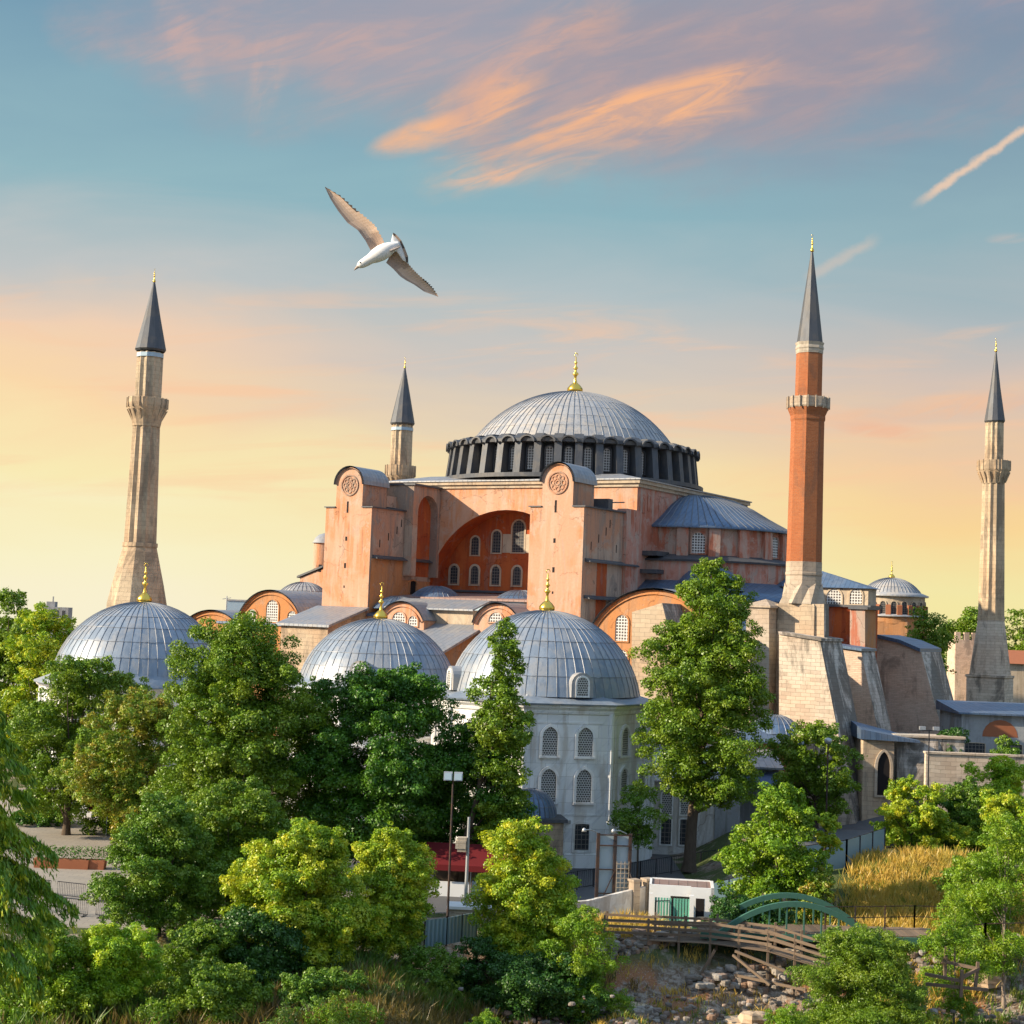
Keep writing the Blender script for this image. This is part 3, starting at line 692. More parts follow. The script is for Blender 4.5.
        mb.ext([(e0 - .2, d1, zs + .02), (e1 + .3, d1, zs + .02), (e1 + .3, d1, zs + .2), (ec, d1, zs + .9), (e0 - .2, d1, zs + .2)], (0, 4.2 if sgn < 0 else 7.4, 0))
        mb.build('shoulder_roof', 'dark_lead', bt)
        # rosette
        mb = MB(); C = Vector((ec, N0, 38.55))
        cir = lambda r, c=(0, 0), n=24: [C + Vector((c[0] + r * math.cos(2 * math.pi * i / n), 0, c[1] + r * math.sin(2 * math.pi * i / n))) for i in range(n + 1)]
        mb.ring(cir(1.42), cir(1.22), (0, -.14, 0)); mb.ring(cir(.36), cir(.2), (0, -.1, 0))
        for k in range(8):
            q = 2 * math.pi * k / 8; mb.ring(cir(.34, (.76 * math.cos(q), .76 * math.sin(q)), 12), cir(.2, (.76 * math.cos(q), .76 * math.sin(q)), 12), (0, -.1, 0))
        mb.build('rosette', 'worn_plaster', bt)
        for dz, w, h in ((34.9, .28, 1.5), (31.2, .3, .55), (27.6, .3, .65), (25.0, .2, .3)): mb = MB(); mb.box(ec - w / 2 - .2, ec + w / 2 - .2, N0 - .02, N0 + .1, dz, dz + h); mb.build('slit_opening', 'void', bt)
        for k in range(7): mb = MB(); mb.box(e1 - .1, e1 + .02, N0 + 2 + 1.6 * k + .3 * (k % 3), N0 + 2.18 + 1.6 * k + .3 * (k % 3), 30.5 + (k * 37 % 4), 31.5 + (k * 37 % 4)); mb.build('slit_opening', 'void', bt)
        # lead string ledges on the east side
        mb = MB()
        mb.ext([(e1, N0 + .6, 29.0), (e1 + .75, N0 + .6, 28.95), (e1 + .75, N0 + .6, 29.1), (e1, N0 + .6, 29.45)], (0, SW_ - N0 - .8, 0))
        if sgn > 0: mb.ext([(e1, N0 + .6, 24.6), (e1 + .85, N0 + .6, 24.5), (e1 + .85, N0 + .6, 24.65), (e1, N0 + .6, 25.0)], (0, SW_ - N0 - .8, 0))
        mb.build('ledge', 'dark_lead', bt)
        if sgn < 0:
            mb = MB(); mb.add([(e1 + .03, N0 + .3, 14), (e1 + .03, SW_, 14), (e1 + .03, SW_, 28.95), (e1 + .03, N0 + .3, 28.95)], [(0, 1, 2, 3)]); mb.build('lower_wall', 'orange_plaster', bt)
            window(bt, (e1 + .05, -22.0, 23.4), (0, 1, 0), 1.5, 3.0, 'void', 'orange_plaster', .2, .2, rise=.3, name='doorway')
            # stub wall with tall niche, next to the main wall
            # real recess: front slab with an arched hole, red plaster behind
            nc_, nw, nz0, nzs = -20.75, 2.45, 27.0, 35.6
            ap = [(nc_ - nw, nz0)] + [(nc_ + nw * math.cos(math.pi * (1 - i / 16)), nzs + nw * math.sin(math.pi * (1 - i / 16))) for i in range(17)] + [(nc_ + nw, nz0)]
            def toR(q):
                dn, dz = q[0] - nc_, q[1] - nzs
                if dz <= 0: return ((-24.4 if dn < 0 else SW_ + .1), q[1])
                kx = ((-24.4 if dn < 0 else SW_ + .1) - nc_) / dn if abs(dn) > 1e-6 else 1e9; kz = (39.2 - nzs) / dz; kk = min(abs(kx), kz); return (nc_ + dn * kk, nzs + dz * kk)
            xe = e1 + 1.3; mb = MB(); mb.ring([(xe - 1.28, *toR(q)) for q in ap], [(xe - 1.28, *q) for q in ap], (1.28, 0, 0)); mb.box(-16.5, e1 + .05, -24.4, SW_ + .1, nz0 - .6, 39.19)
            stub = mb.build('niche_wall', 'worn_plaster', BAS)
            mb = MB(); mb.box(e1 - .05, e1 + .09, nc_ - nw - .3, nc_ + nw + .3, nz0, nzs + nw + .2); mb.build('niche', 'red_plaster', stub)
            mb = MB(); mb.box(-16.7, e1 + 1.6, -24.6, SW_, 39.2, 39.45); mb.build('coping', 'dark_lead', stub)
            pass
            mb = MB(); mb.box(-17, -13.5, -26.6, -24.4, zs, 37.6); mb.build('roof_step', 'salmon_plaster', BAS)
        else:
            mb = MB(); mb.box(e1 - 1.5, e1 + .45, -21.4, SW_, 16, 36.2); mb.build('corner_pier', 'rose_plaster', BAS)
            mb = MB(); mb.box(e1 - .02, e1 + .04, -28.2, -25.6, 17.5, 29.0); mb.build('faded_panel', 'red_plaster', bt)
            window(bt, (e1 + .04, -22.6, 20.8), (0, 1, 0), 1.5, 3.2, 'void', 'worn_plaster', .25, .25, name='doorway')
            mb = MB(); mb.box(13.5, 18.9, -24.6, -23.4, zs + .3, zs + 1.6); mb.tube([(13, -26, zs + 1.0), (18.8, -20, zs + 1.5)], .09); mb.build('parapet', 'dark_lead', bt)

    # --- eastern semi-dome: flaring lead roof, windowed wall, lower ring
    C = (19.4, 0.3)
    A0, A1 = -math.pi / 2, math.pi / 2
    ze = 34.7
    mb = MB()
    prof = [(13.6, ze - .25), (13.7, ze), (12.2, ze + .75), (10.4, ze + 1.7), (8.0, ze + 3.1), (5.5, ze + 4.2), (3, ze + 4.8), (0.02, ze + 5.0)]
    mb.lathe(prof, 40, C, A0, A1, 0, True)
    for i in range(1, 40):
        a = A0 + math.pi * i / 40; mb.tube([(C[0] + (r + .02) * math.cos(a), C[1] + (r + .02) * math.sin(a), z + .04) for r, z in prof[1:-1]], .05, 4, 1, False)
    sd = mb.build('semi_dome', ['blue_lead', 'seam_line'], BAS)
    mb = MB(); mb.lathe([(12.7, 30.6), (12.7, ze - .2)], 40, C, A0, A1, 0, False)
    for i in range(0, 21): 
        a = A0 + math.pi * i / 20; ca, sa = math.cos(a), math.sin(a); T = Vector((-sa, ca, 0)); Rv = Vector((ca, sa, 0)); c3 = Vector((C[0], C[1], 0))
        if i % 2 == 0: mb.ext([c3 + Rv * r - T * .75 + ZU * z for r, z in ((12.6, 30.6), (13.35, 30.6), (13.25, ze - .25), (12.6, ze - .25))], T * 1.5)
    sw = mb.build('semi_dome_wall', 'rose_plaster', BAS)
    for i in (3, 9, 13):
        a = A0 + math.pi * i / 20; ca, sa = math.cos(a), math.sin(a); Rv = Vector((ca, sa, 0))
        window(sw, Vector((C[0], C[1], 0)) + Rv * 12.72 + ZU * 31.2, (-sa, ca, 0), 1.7, 2.7, 'white_lattice', 'rose_plaster', .2, .15)
    mb = MB(); mb.lathe([(15.2, 30.0), (15.3, 30.25), (12.7, 31.0)], 40, C, A0, A1, 0, False); mb.build('ledge_roof', 'dark_lead', BAS)
    mb = MB(); mb.lathe([(14.8, 18), (14.8, 30.1)], 40, C, A0, A1, 0, False); mb.build('apse_ring_wall', 'rose_plaster', BAS)
    # ledge stubs where the ring meets the block
    mb = MB(); mb.box(19.5, 21.6, -15.9, -11, 30.6, 31.2); mb.box(19.5, 21.9, -16.4, -12, 28.3, 28.8); mb.build('ledge', 'dark_lead', BAS)
    # lower apse and exedra roofs (dark blue lead) with window band
    mb = MB()
    mb.lathe([(20.2, 25.1), (20.3, 25.4), (17, 26.4), (14.7, 27.6)], 40, C, A0 - .05, A1, 0, True)
    for a in (-1.0, .75):
        cc = (C[0] + 15.0 * math.cos(a), C[1] + 15.0 * math.sin(a)); pr = [(r, 26.4 + z) for r, z in cap_dome(4.6, 3.2, 6)]; mb.lathe(pr, 20, cc)
    mb.build('exedra_roof', 'blue_lead', BAS)
    mb = MB(); mb.lathe([(19.4, 12), (19.4, 25.2)], 40, C, A0 - .05, A1, 0, False)
    for i in range(0, 41, 2):
        a = A0 + math.pi * i / 40; ca, sa = math.cos(a), math.sin(a); T = Vector((-sa, ca, 0)); Rv = Vector((ca, sa, 0)); c3 = Vector((C[0], C[1], 0))
        mb.ext([c3 + Rv * r - T * .35 + ZU * z for r, z in ((19.3, 12), (19.75, 12), (19.75, 25.1), (19.3, 25.1))], T * .7)
    ew = mb.build('east_wall', 'buff_plaster', BAS)
    for i in range(3, 36, 2):
        a = A0 + math.pi * i / 40; ca, sa = math.cos(a), math.sin(a)
        window(ew, Vector((C[0], C[1], 0)) + Vector((ca, sa, 0)) * 19.42 + ZU * 20.6, (-sa, ca, 0), 1.15, 3.4, 'white_lattice', 'buff_plaster', .15, .2)
basilica()

def gable(name, pxL, pxR, pyS, pyT, pyB, N, depth, wins=(), wallm='orange_plaster', roofm='seam_lead', moul=.2):
    e0 = hN(pxL, pyS, N)[0]; e1 = hN(pxR, pyS, N)[0]; em = (e0 + e1) / 2; zs = hN((pxL + pxR) / 2, pyS, N)[1]; zt = hN((pxL + pxR) / 2, pyT, N)[1]; zb = 0.0
    hw = (e1 - e0) / 2; rise = zt - zs
    rho = (hw * hw + rise * rise) / (2 * rise); a0 = math.asin(min(1, hw / rho)) if rise < hw else math.pi / 2
    arc = lambda g: [(em + (rho + g) * math.sin(-a0 + 2 * a0 * i / 20), zs + (rho + g) * math.cos(-a0 + 2 * a0 * i / 20) - (rho - rise)) for i in range(21)]
    A = arc(0); mb = MB(); poly = [(A[-1][0], zb)] + [(A[0][0], zb)][::-1]
    pl = [(e1, zb)] + A[::-1] + [(e0, zb)]
    mb.ext([(x, N, z) for x, z in pl], (0, depth, 0)); w = mb.build('gable_wall', wallm, BAS)
    mb = MB(); mb.ring([(x, N - .35, z) for x, z in arc(moul)], [(x, N - .35, z) for x, z in arc(.02)], (0, depth + .4, 0)); mb.build('barrel_roof', roofm, w)
    mb = MB(); mb.ring([(x, N - .18, z) for x, z in arc(-.02)], [(x, N - .18, z) for x, z in arc(-.5)], (0, .2, 0)); mb.build('moulding', wallm, w)
    for (px, py0, py1, wpx) in wins:
        e, z0 = hN(px, py1, N); z1 = hN(px, py0, N)[1]; ww = hN(px + wpx / 2, py1, N)[0] - hN(px - wpx / 2, py1, N)[0]
        window(w, (e, N, z0), (1, 0, 0), ww, z1 - z0, 'white_lattice', wallm, .18, .12)
    return w

def lower_basilica():
    # south aisle mass
    mb = MB(); mb.box(-38, -19.6, -30.5, 20, 0, 19.8); mb.box(-19.6, 22, -31.9, -14.5, 0, 21.6); mb.box(22, 40, -30.5, -10, 0, 21.4); mb.build('aisle_wall', 'buff_plaster', BAS)
    mb = MB(); mb.ext([(-38.4, -31.2, 19.6), (-38.4, -31.2, 19.9), (-38.4, -10, 22.2), (-38.4, 20, 22.2), (-38.4, 20, 19.6)], (18.8, 0, 0))
    mb.ext([(-12, -32.2, 21.4), (-12, -32.2, 21.7), (-12, -27, 22.6), (-12, -27, 21.4)], (24, 0, 0))
    mb.ext([(22.2, -30.8, 21.3), (22.2, -30.8, 21.6), (22.2, -19, 23.2), (22.2, -10, 23.2), (22.2, -10, 21.3)], (18.2, 0, 0))
    mb.build('aisle_roof', 'blue_lead', BAS)
    # clerestory and roof at the foot of the tympanum
    mb = MB(); mb.box(-11.9, 11.9, -26.5, -14.5, 21.6, 24.0); cl = mb.build('clerestory', 'pale_blue_panel', BAS)
    mb = MB()
    for k in range(9): mb.box(-11.8 + 2.9 * k, -11.3 + 2.9 * k, -26.75, -26.5, 22, 24)
    mb.build('clerestory_post', 'cream_stone', cl)
    mb = MB(); mb.ext([(-11.95, -27.2, 23.95), (-11.95, -27.2, 24.2), (-11.95, -14.45, 25.1), (-11.95, -14.45, 23.95)], (23.9, 0, 0)); mb.build('red_roof', 'red_roof', cl)
    for (px, py, r, h, n) in ((436, 597, 3.6, 1.9, -23.5), (520, 600, 3.6, 1.7, -22.0), (398, 606, 3.4, 1.7, -28.5)):
        e, z = hN(px, py, n); lead_dome(r, h, z - .4, 28, 3, .05, 2, (e, n), 5).build('low_dome', ['blue_lead', 'seam_line'], BAS)
    # west end: arched gables, vault dome, stair turret
    gable('gable', 239, 302, 621, 591, 690, -31, 13, ((251.5, 609, 626, 10), (272, 600, 622, 12), (292, 611, 624, 9)))
    gable('gable', 188, 237, 622, 611, 690, -31, 13, (), roofm='seam_lead')
    e, z = hN(303, 603, -20); lead_dome(4.4, 3.3, z - .3, 32, 5, .07, 2, (e, -20), 8).build('vault_dome', ['lead_sheet', 'seam_line'], BAS)
    mb = MB(); e, z = hN(300, 580, -14); e1, z1 = hN(330, 560, -14); mb.ext([(e, -14, 18), (e1 + 3, -14, 18), (e1 + 3, -14, z1 + .2), (e, -14, z + .3)], (0, 12, 0)); lw = mb.build('west_wall', 'salmon_plaster', BAS)
    mb = MB(); mb.ext([(e - .4, -14.3, z + .3), (e1 + 3, -14.3, z1 + .35), (e1 + 3, -14.3, z1 + .6), (e - .4, -14.3, z + .6)], (0, 12, 0)); mb.build('coping', 'dark_lead', lw)
    ew, zw = hN(320, 572, -14); mb = MB(); mb.box(ew - .3, ew + .2, -14.03, -13.9, zw, zw + 1.1); mb.build('slit_opening', 'void', lw)
    e, z = hN(323, 562, -12); mb = MB(); z0, z2 = z - 1, hN(323, 543, -12)[1]; mb.lathe([(1.45, z0), (1.45, z2)], 20, (e, -12), m=0); mb.lathe([(1.75, z2 - .05), (1.6, z2 + .15), (1.3, z2 + .75), (.7, z2 + 1.25), (.02, z2 + 1.45)], 20, (e, -12), m=1); mb.build('stair_turret', ['salmon_plaster', 'lead_sheet'], BAS)
    # small arched gables between and beside the buttresses
    gable('gable', 380, 424, 620, 602.5, 690, -36.5, 8, ((399, 612, 622, 13), (413, 616, 626, 9)), 'salmon_plaster')
    gable('gable', 474, 521, 624, 604, 690, -35.5, 8, ((496, 612.5, 622, 14),), 'salmon_plaster')
    gable('gable', 588, 722, 640, 590, 800, -33, 12, ((621.5, 615, 641, 12.5), (622, 650, 664, 11)), moul=.25)
    # lead lean-to blocks with side walls
    def block(pxF, pyF, pxR, pyR, NF, NR, wE, zb, wallm, sidem, pitch=0):
        e1, zf = hN(pxF, pyF, NF); _, zr = hN(pxR, pyR, NR); e0 = e1 - wE
        mb = MB(); mb.ext([(e1, NF, zb), (e1, NR, zb), (e1, NR, zr - .3), (e1, NF, zf - .3)], (-wE, 0, 0)); w = mb.build('annex_wall', wallm, BAS)
        mb = MB(); mb.ext([(e1 + .5, NF - .5, zf - .3), (e1 + .5, NR, zr - .3), (e1 + .5, NR, zr), (e1 + .5, NF - .5, zf)], (-wE - 1, 0, 0)); mb.build('lean_to_roof', 'seam_lead', w); return w
    block(328, 625, 372, 607.5, -40, -32.1, 7.5, 0, 'pale_ashlar', 'orange_plaster')
    block(441, 652, 473, 625, -43, -34, 12, 0, 'orange_plaster', 'orange_plaster')
    e, z = hN(473, 612, -33.9); mb = MB(); mb.box(e - 12.5, e, -33.9, -31.5, z - 3, z + .2); mb.build('timber_screen', 'buff_plaster', BAS)
    mb = MB(); mb.ext([(e + .4, -34.6, z + .1), (e + .4, -34.6, z + .3), (e + .4, -30.5, z + 1.5), (e + .4, -30.5, z + 1.3)], (-13.4, 0, 0)); mb.build('lean_to_roof', 'seam_lead', BAS)
    # stone masses on the south-east corner
    def batter(pts, N, t, name='battered_buttress', m=('pale_ashlar', 'weathered_stone')):
        """vertical south face given by pixels, sloping east face"""
        P = [hN(px, py, N) for px, py in pts]; n = len(P)
        (ea, za), (eb, zb_), (ec, zc), (ed, zd) = P[n - 3], P[n - 2], P[n - 1], P[0]
        P[n - 2] = (ea + (eb - ea) * (za - .3) / (za - zb_), .3) if zb_ > .3 else P[n - 2]; P[n - 1] = (ec, min(zc, .3))
        mb = MB(); a = [Vector((e, N, z)) for e, z in P]; b = [p + Vector((0, t, 0)) for p in a]; k = len(a)
        mb.add(a, [list(range(k))[::-1]], 0); mb.add(b, [list(range(k))], 0)
        for i in range(k):
            j = (i + 1) % k; mb.add([a[i], a[j], b[j], b[i]], [(0, 1, 2, 3)], 1)
        return mb.build(name, list(m), BAS)
    batter([(632, 612), (662, 603), (700, 760), (632, 760)], -38, 5)                              # beige buttress behind the big tree
    batter([(690, 640), (750, 640), (750, 860), (690, 860)], -36, 6, 'stone_wall')
    p = batter([(746, 607), (769, 607), (769, 860), (746, 860)], -33.6, 5.0, 'stone_pier', ('cream_stone', 'pale_ashlar'))
    e0, z0 = hN(746, 607, -33.6); e1, _ = hN(769, 607, -33.6); mb = MB(); em, nm = (e0 + e1) / 2, -31.1
    mb.box(e0 - .25, e1 + .25, -33.85, -28.4, z0, z0 + .22)
    mb.add([(e0 - .25, -33.85, z0 + .22), (e1 + .25, -33.85, z0 + .22), (e1 + .25, -28.4, z0 + .22), (e0 - .25, -28.4, z0 + .22), (em, nm, z0 + 1.0)], [(0, 1, 4), (1, 2, 4), (2, 3, 4), (3, 0, 4)])
    mb.build('pier_cap', 'cream_stone', p)
    batter([(764, 604), (824, 604), (824, 860), (764, 860)], -31.2, 1.6, 'stone_wall')
    b1 = batter([(779, 634), (820, 641), (858, 835), (779, 850)], -34.2, 7.0, m=('grey_ashlar', 'weathered_stone'))
    e0, z0 = hN(779, 634, -34.2); e1, z1 = hN(820, 641, -34.2); mb = MB(); mb.ext([(e0, -34.4, z0), (e1 + .2, -34.4, z1), (e1 + .2, -34.4, z1 + .3), (e0, -34.4, z0 + .3)], (0, 7.3, 0)); mb.build('coping', 'weathered_stone', b1)
    b2 = batter([(828, 646), (861, 651), (884, 760), (828, 800)], -20, 5.0, m=('pink_masonry', 'weathered_stone'))
    e0, z0 = hN(828, 646, -20); e1, z1 = hN(861, 651, -20); mb = MB(); mb.ext([(e0, -20.4, z0), (e1 + .2, -20.4, z1), (e1 + .2, -20.4, z1 + .3), (e0, -20.4, z0 + .3)], (0, 5.6, 0)); mb.build('coping', 'blue_lead', b2)
    pr = batter([(850, 609), (865, 609), (865, 760), (850, 760)], -9, 4.2, 'pier', ('rose_plaster', 'orange_plaster'))
    e0, z0 = hN(849, 609, -9); e1, _ = hN(866, 609, -9); mb = MB(); mb.box(e0, e1 + .3, -9.3, -4.6, z0, z0 + .3); mb.build('coping', 'dark_lead', pr)
    b3 = batter([(866, 638), (878, 638), (900, 643), (921, 652), (946, 745), (866, 790)], 3, 9, m=('pink_masonry', 'weathered_stone'))
    pts = [hN(px, py, 3) for px, py in ((866, 638), (878, 638), (900, 643), (921, 652))]; mb = MB(); mb.ext([(e, 2.6, z) for e, z in pts] + [(e, 2.6, z + .45) for e, z in pts[::-1]], (0, 9.8, 0)); mb.build('coping', 'blue_lead', b3)
    # east wing: windowed turret with low blue roof, red wall below
    e0, z0 = hN(820, 605, -4); e1, _ = hN(868, 605, -4); zt = hN(845, 588, -4)[1]; zb = 4
    mb = MB(); mb.box(e0 - 6, e1, -4, -.8, zb, zt); w = mb.build('east_wing_wall', 'buff_plaster', BAS)
    mb = MB(); zc = hN(842, 607, -4.3)[1]; mb.box(e0 - 6, e1 + .2, -4.3, -.6, zb, zc); mb.build('red_wall', 'red_plaster', w)
    mb = MB(); mb.box(e0 - 6, e1 + .6, -4.8, -.3, zc, zc + .3); mb.build('ledge', 'dark_lead', w)
    for px in (834, 856):
        e, z = hN(px, 604, -4); window(w, (e, -4, z), (1, 0, 0), 2.0 if px < 850 else 1.6, 1.9, 'white_lattice', 'buff_plaster', .2, .12)
    ap = hN(818, 571, -2)[1]; mb = MB(); a = [(e0 - 6, -4.5, zt), (e1 + .5, -4.5, zt), (e1 + .5, -.3, zt), (e0 - 6, -.3, zt), (e0 - 4, -2, ap), (e0 - .5, -2, ap)]
    mb.add(a, [(0, 1, 5, 4), (1, 2, 5), (2, 3, 4, 5), (3, 0, 4), (3, 2, 1, 0)]); mb.build('hip_roof', 'blue_lead', w)
lower_basilica()

# ------------------------------------------------------------------ minarets
def minaret(label, D, pts, n=16, flute=.86, square=None, rot=0.0, tri=None, group='minarets round the basilica'):
    """pts: part -> list of (px half width, py) at axis pixel; every part an own mesh"""
    (axb, ayb), (axt, ayt) = pts['axis']
    base = at(axb, ayb, D); r = thing('minaret', label, 'minaret', (base.x, D, 0), rotz=0, group=group)
    k = D / F_PX
    def Z(py): 
        px = axb + (axt - axb) * (py - ayb) / (ayt - ayb); return at(px, py, D).z
    for nm, spec in pts.items():
        if nm == 'axis': continue
        prof, mi, fl = spec
        mb = MB(); pr = [(max(.02, hw * k), Z(py) if py < 5000 else 0) for hw, py in prof]
        if fl == 'sq':
            for (r0, z0), (r1, z1) in zip(pr[:-1], pr[1:]): mb.lathe([(r0 * 1.414 * .9, z0), (r1 * 1.414 * .9, z1)], 4, rot=math.pi / 4 - TH, smooth=False)
        elif fl == 'fl': mb.lathe(pr, n * 2, flute=flute, smooth=False)
        elif fl == 'zig':
            (r0, z0), (r1, z1) = pr; m2 = 16; V = [((r0 if i % 2 else r0 * .80) * math.cos(2 * math.pi * i / m2 + rot), (r0 if i % 2 else r0 * .80) * math.sin(2 * math.pi * i / m2 + rot), z0) for i in range(m2)]
            V += [((r1 if i % 2 == 0 else r1 * .93) * math.cos(2 * math.pi * i / m2 + rot), (r1 if i % 2 == 0 else r1 * .93) * math.sin(2 * math.pi * i / m2 + rot), z1 if i % 2 == 0 else z1 - (z1 - z0) * .25) for i in range(m2)]
            mb.add(V, [(i, (i + 1) % m2, m2 + (i + 1) % m2, m2 + i) for i in range(m2)])
        elif fl == 'oct': mb.lathe(pr, n, smooth=False, rot=rot)
        else: mb.lathe(pr, 24, smooth=(fl == 'sm'))
        mb.build(nm.rstrip('_0123456789'), mi, r)
    bal = [c for c in r.children if c.name.startswith('balcony')]
    if bal:
        pr = pts['balcony'][0]; rmax = max(h for h, _ in pr) * k; zb_, zt_ = Z(max(p for h, p in pr if h * k > rmax * .93)), Z(min(p for h, p in pr))
        for i in range(16):
            a = 2 * math.pi * (i + .5) / 16; q = Vector((math.cos(a), math.sin(a), 0)); mb = MB(); T = Vector((-q.y, q.x, 0)) * .09
            mb.ext([q * (rmax * .95) - T * .7 + ZU * (zb_ - .1), q * (rmax * 1.015) - T * .7 + ZU * (zb_ - .1), q * (rmax * 1.015) - T * .7 + ZU * (zt_ + .06), q * (rmax * .95) - T * .7 + ZU * (zt_ + .06)], T * 1.4); mb.build('parapet_post', pts['balcony'][1], bal[0])
            mb = MB(); T *= 1.3; mb.ext([q * (rmax * .72) - T + ZU * (zb_ - 1.9), q * (rmax * .99) - T + ZU * (zb_ - .35), q * (rmax * .72) - T + ZU * (zb_ - .35)], T * 2); (mb.build('corbel', pts['balcony'][1], bal[0]) if pts['shaft'][1] == ST else None)
    top = Z(pts['spire'][0][-1][1]); fz = (Z(pts['finial_px'][0][0][1]) - top) / 4.1 if 'finial_px' in pts else 0
    finial(r, top - .1, pts['axis_s'] if 'axis_s' in pts else 0.48, fat=.55)
    return r
ST = 'minaret_stone'
minaret('pale stone minaret on a flared base behind the wide lead dome at left', 224, {
    'axis': ((137, 600), (159, 283)),
    'base': ([(36, 9999), (30, 604), (26, 585), (16.6, 546)], ST, 'oct'),
    'band': ([(17.8, 547), (17.8, 543)], ST, 'oct'),
    'shaft': ([(16.4, 545), (13.6, 420)], ST, 'fl'),
    'balcony': ([(14, 427), (15.5, 420), (17.5, 414), (19.6, 408), (20.4, 404), (20.4, 399), (19.2, 399), (19.2, 403), (13, 403)], ST, 'oct'),
    'upper_shaft': ([(13.4, 404), (13.4, 353)], ST, 'fl'),
    'tile_band': ([(13.6, 358), (13.6, 354)], 'pale_blue_panel', 'oct'),
    'spire': ([(14, 352), (15.8, 350), (8, 316), (1.0, 282)], 'dark_lead', 'oct')}, n=12)
minaret('pale stone minaret top rising behind the western buttress tower', 284, {
    'axis': ((400, 480), (404, 368)),
    'shaft': ([(12.5, 9999), (11.5, 480)], ST, 'fl'),
    'balcony': ([(11.5, 484), (15, 476), (15.5, 470), (15.5, 466), (14.5, 466), (14.5, 469), (10, 469)], ST, 'oct'),
    'upper_shaft': ([(11, 469), (10.6, 425)], ST, 'fl'),
    'tile_band': ([(11.2, 431), (11.2, 428)], 'pale_blue_panel', 'oct'),
    'spire': ([(11.4, 425), (12.4, 423.5), (6.3, 394), (.8, 368)], 'dark_lead', 'oct')}, n=12)
minaret('red brick minaret with white collar on a stone block by the battered wall', 178, {
    'axis': ((802, 640), (810, 252)),
    'base': ([(24, 9999), (21.5, 640), (21, 606), (20, 604)], 'pale_ashlar', 'sq'),
    'tapered_base': ([(24.5, 604), (18.6, 583)], 'cream_stone', 'zig'),
    'stone_drum': ([(17.6, 604), (17.8, 590), (17.8, 576), (18.4, 575), (18.4, 573), (17.8, 572), (17.8, 562)], 'cream_stone', 'oct'),
    'shaft': ([(17.6, 562), (16.6, 440), (16.6, 422), (17.4, 420), (17.4, 416), (19.6, 411), (20.4, 408)], 'red_brick', 'oct'),
    'balcony': ([(20.5, 408.5), (21.5, 407), (21.3, 398), (20.2, 398), (20.2, 404), (12, 404)], 'cream_stone', 'oct'),
    'upper_shaft': ([(13.4, 404), (13.2, 354)], 'red_brick', 'oct'),
    'collar': ([(13.6, 354), (13.8, 350), (14.4, 349), (13.6, 346), (14.6, 343)], 'cream_stone', 'oct'),
    'spire': ([(12.6, 344), (13, 343), (7.5, 300), (1.0, 251)], 'dark_lead', 'oct')}, n=8, rot=R_(-15))
minaret('slender fluted stone minaret on a tall pyramid base beside a brick tower', 230, {
    'axis': ((989.5, 705), (991.5, 350)),
    'base': ([(20.5, 9999), (20.5, 678), (21.5, 677), (21.5, 675)], 'grey_ashlar', 'sq'),
    'tapered_base': ([(20.6, 675), (13, 619)], 'grey_ashlar', 'oct'),
    'band': ([(13.6, 620), (13.6, 616)], ST, 'oct'),
    'shaft': ([(13, 617), (11, 482)], ST, 'fl'),
    'balcony': ([(11, 484), (12.5, 478), (15, 473), (16.4, 470), (16.4, 461), (15.4, 461), (15.4, 467), (9, 467)], ST, 'oct'),
    'upper_shaft': ([(9.3, 468), (9.1, 422)], ST, 'fl'),
    'spire': ([(9.4, 422.5), (10.3, 421), (5.2, 388), (.7, 351)], 'dark_lead', 'oct')}, n=12)

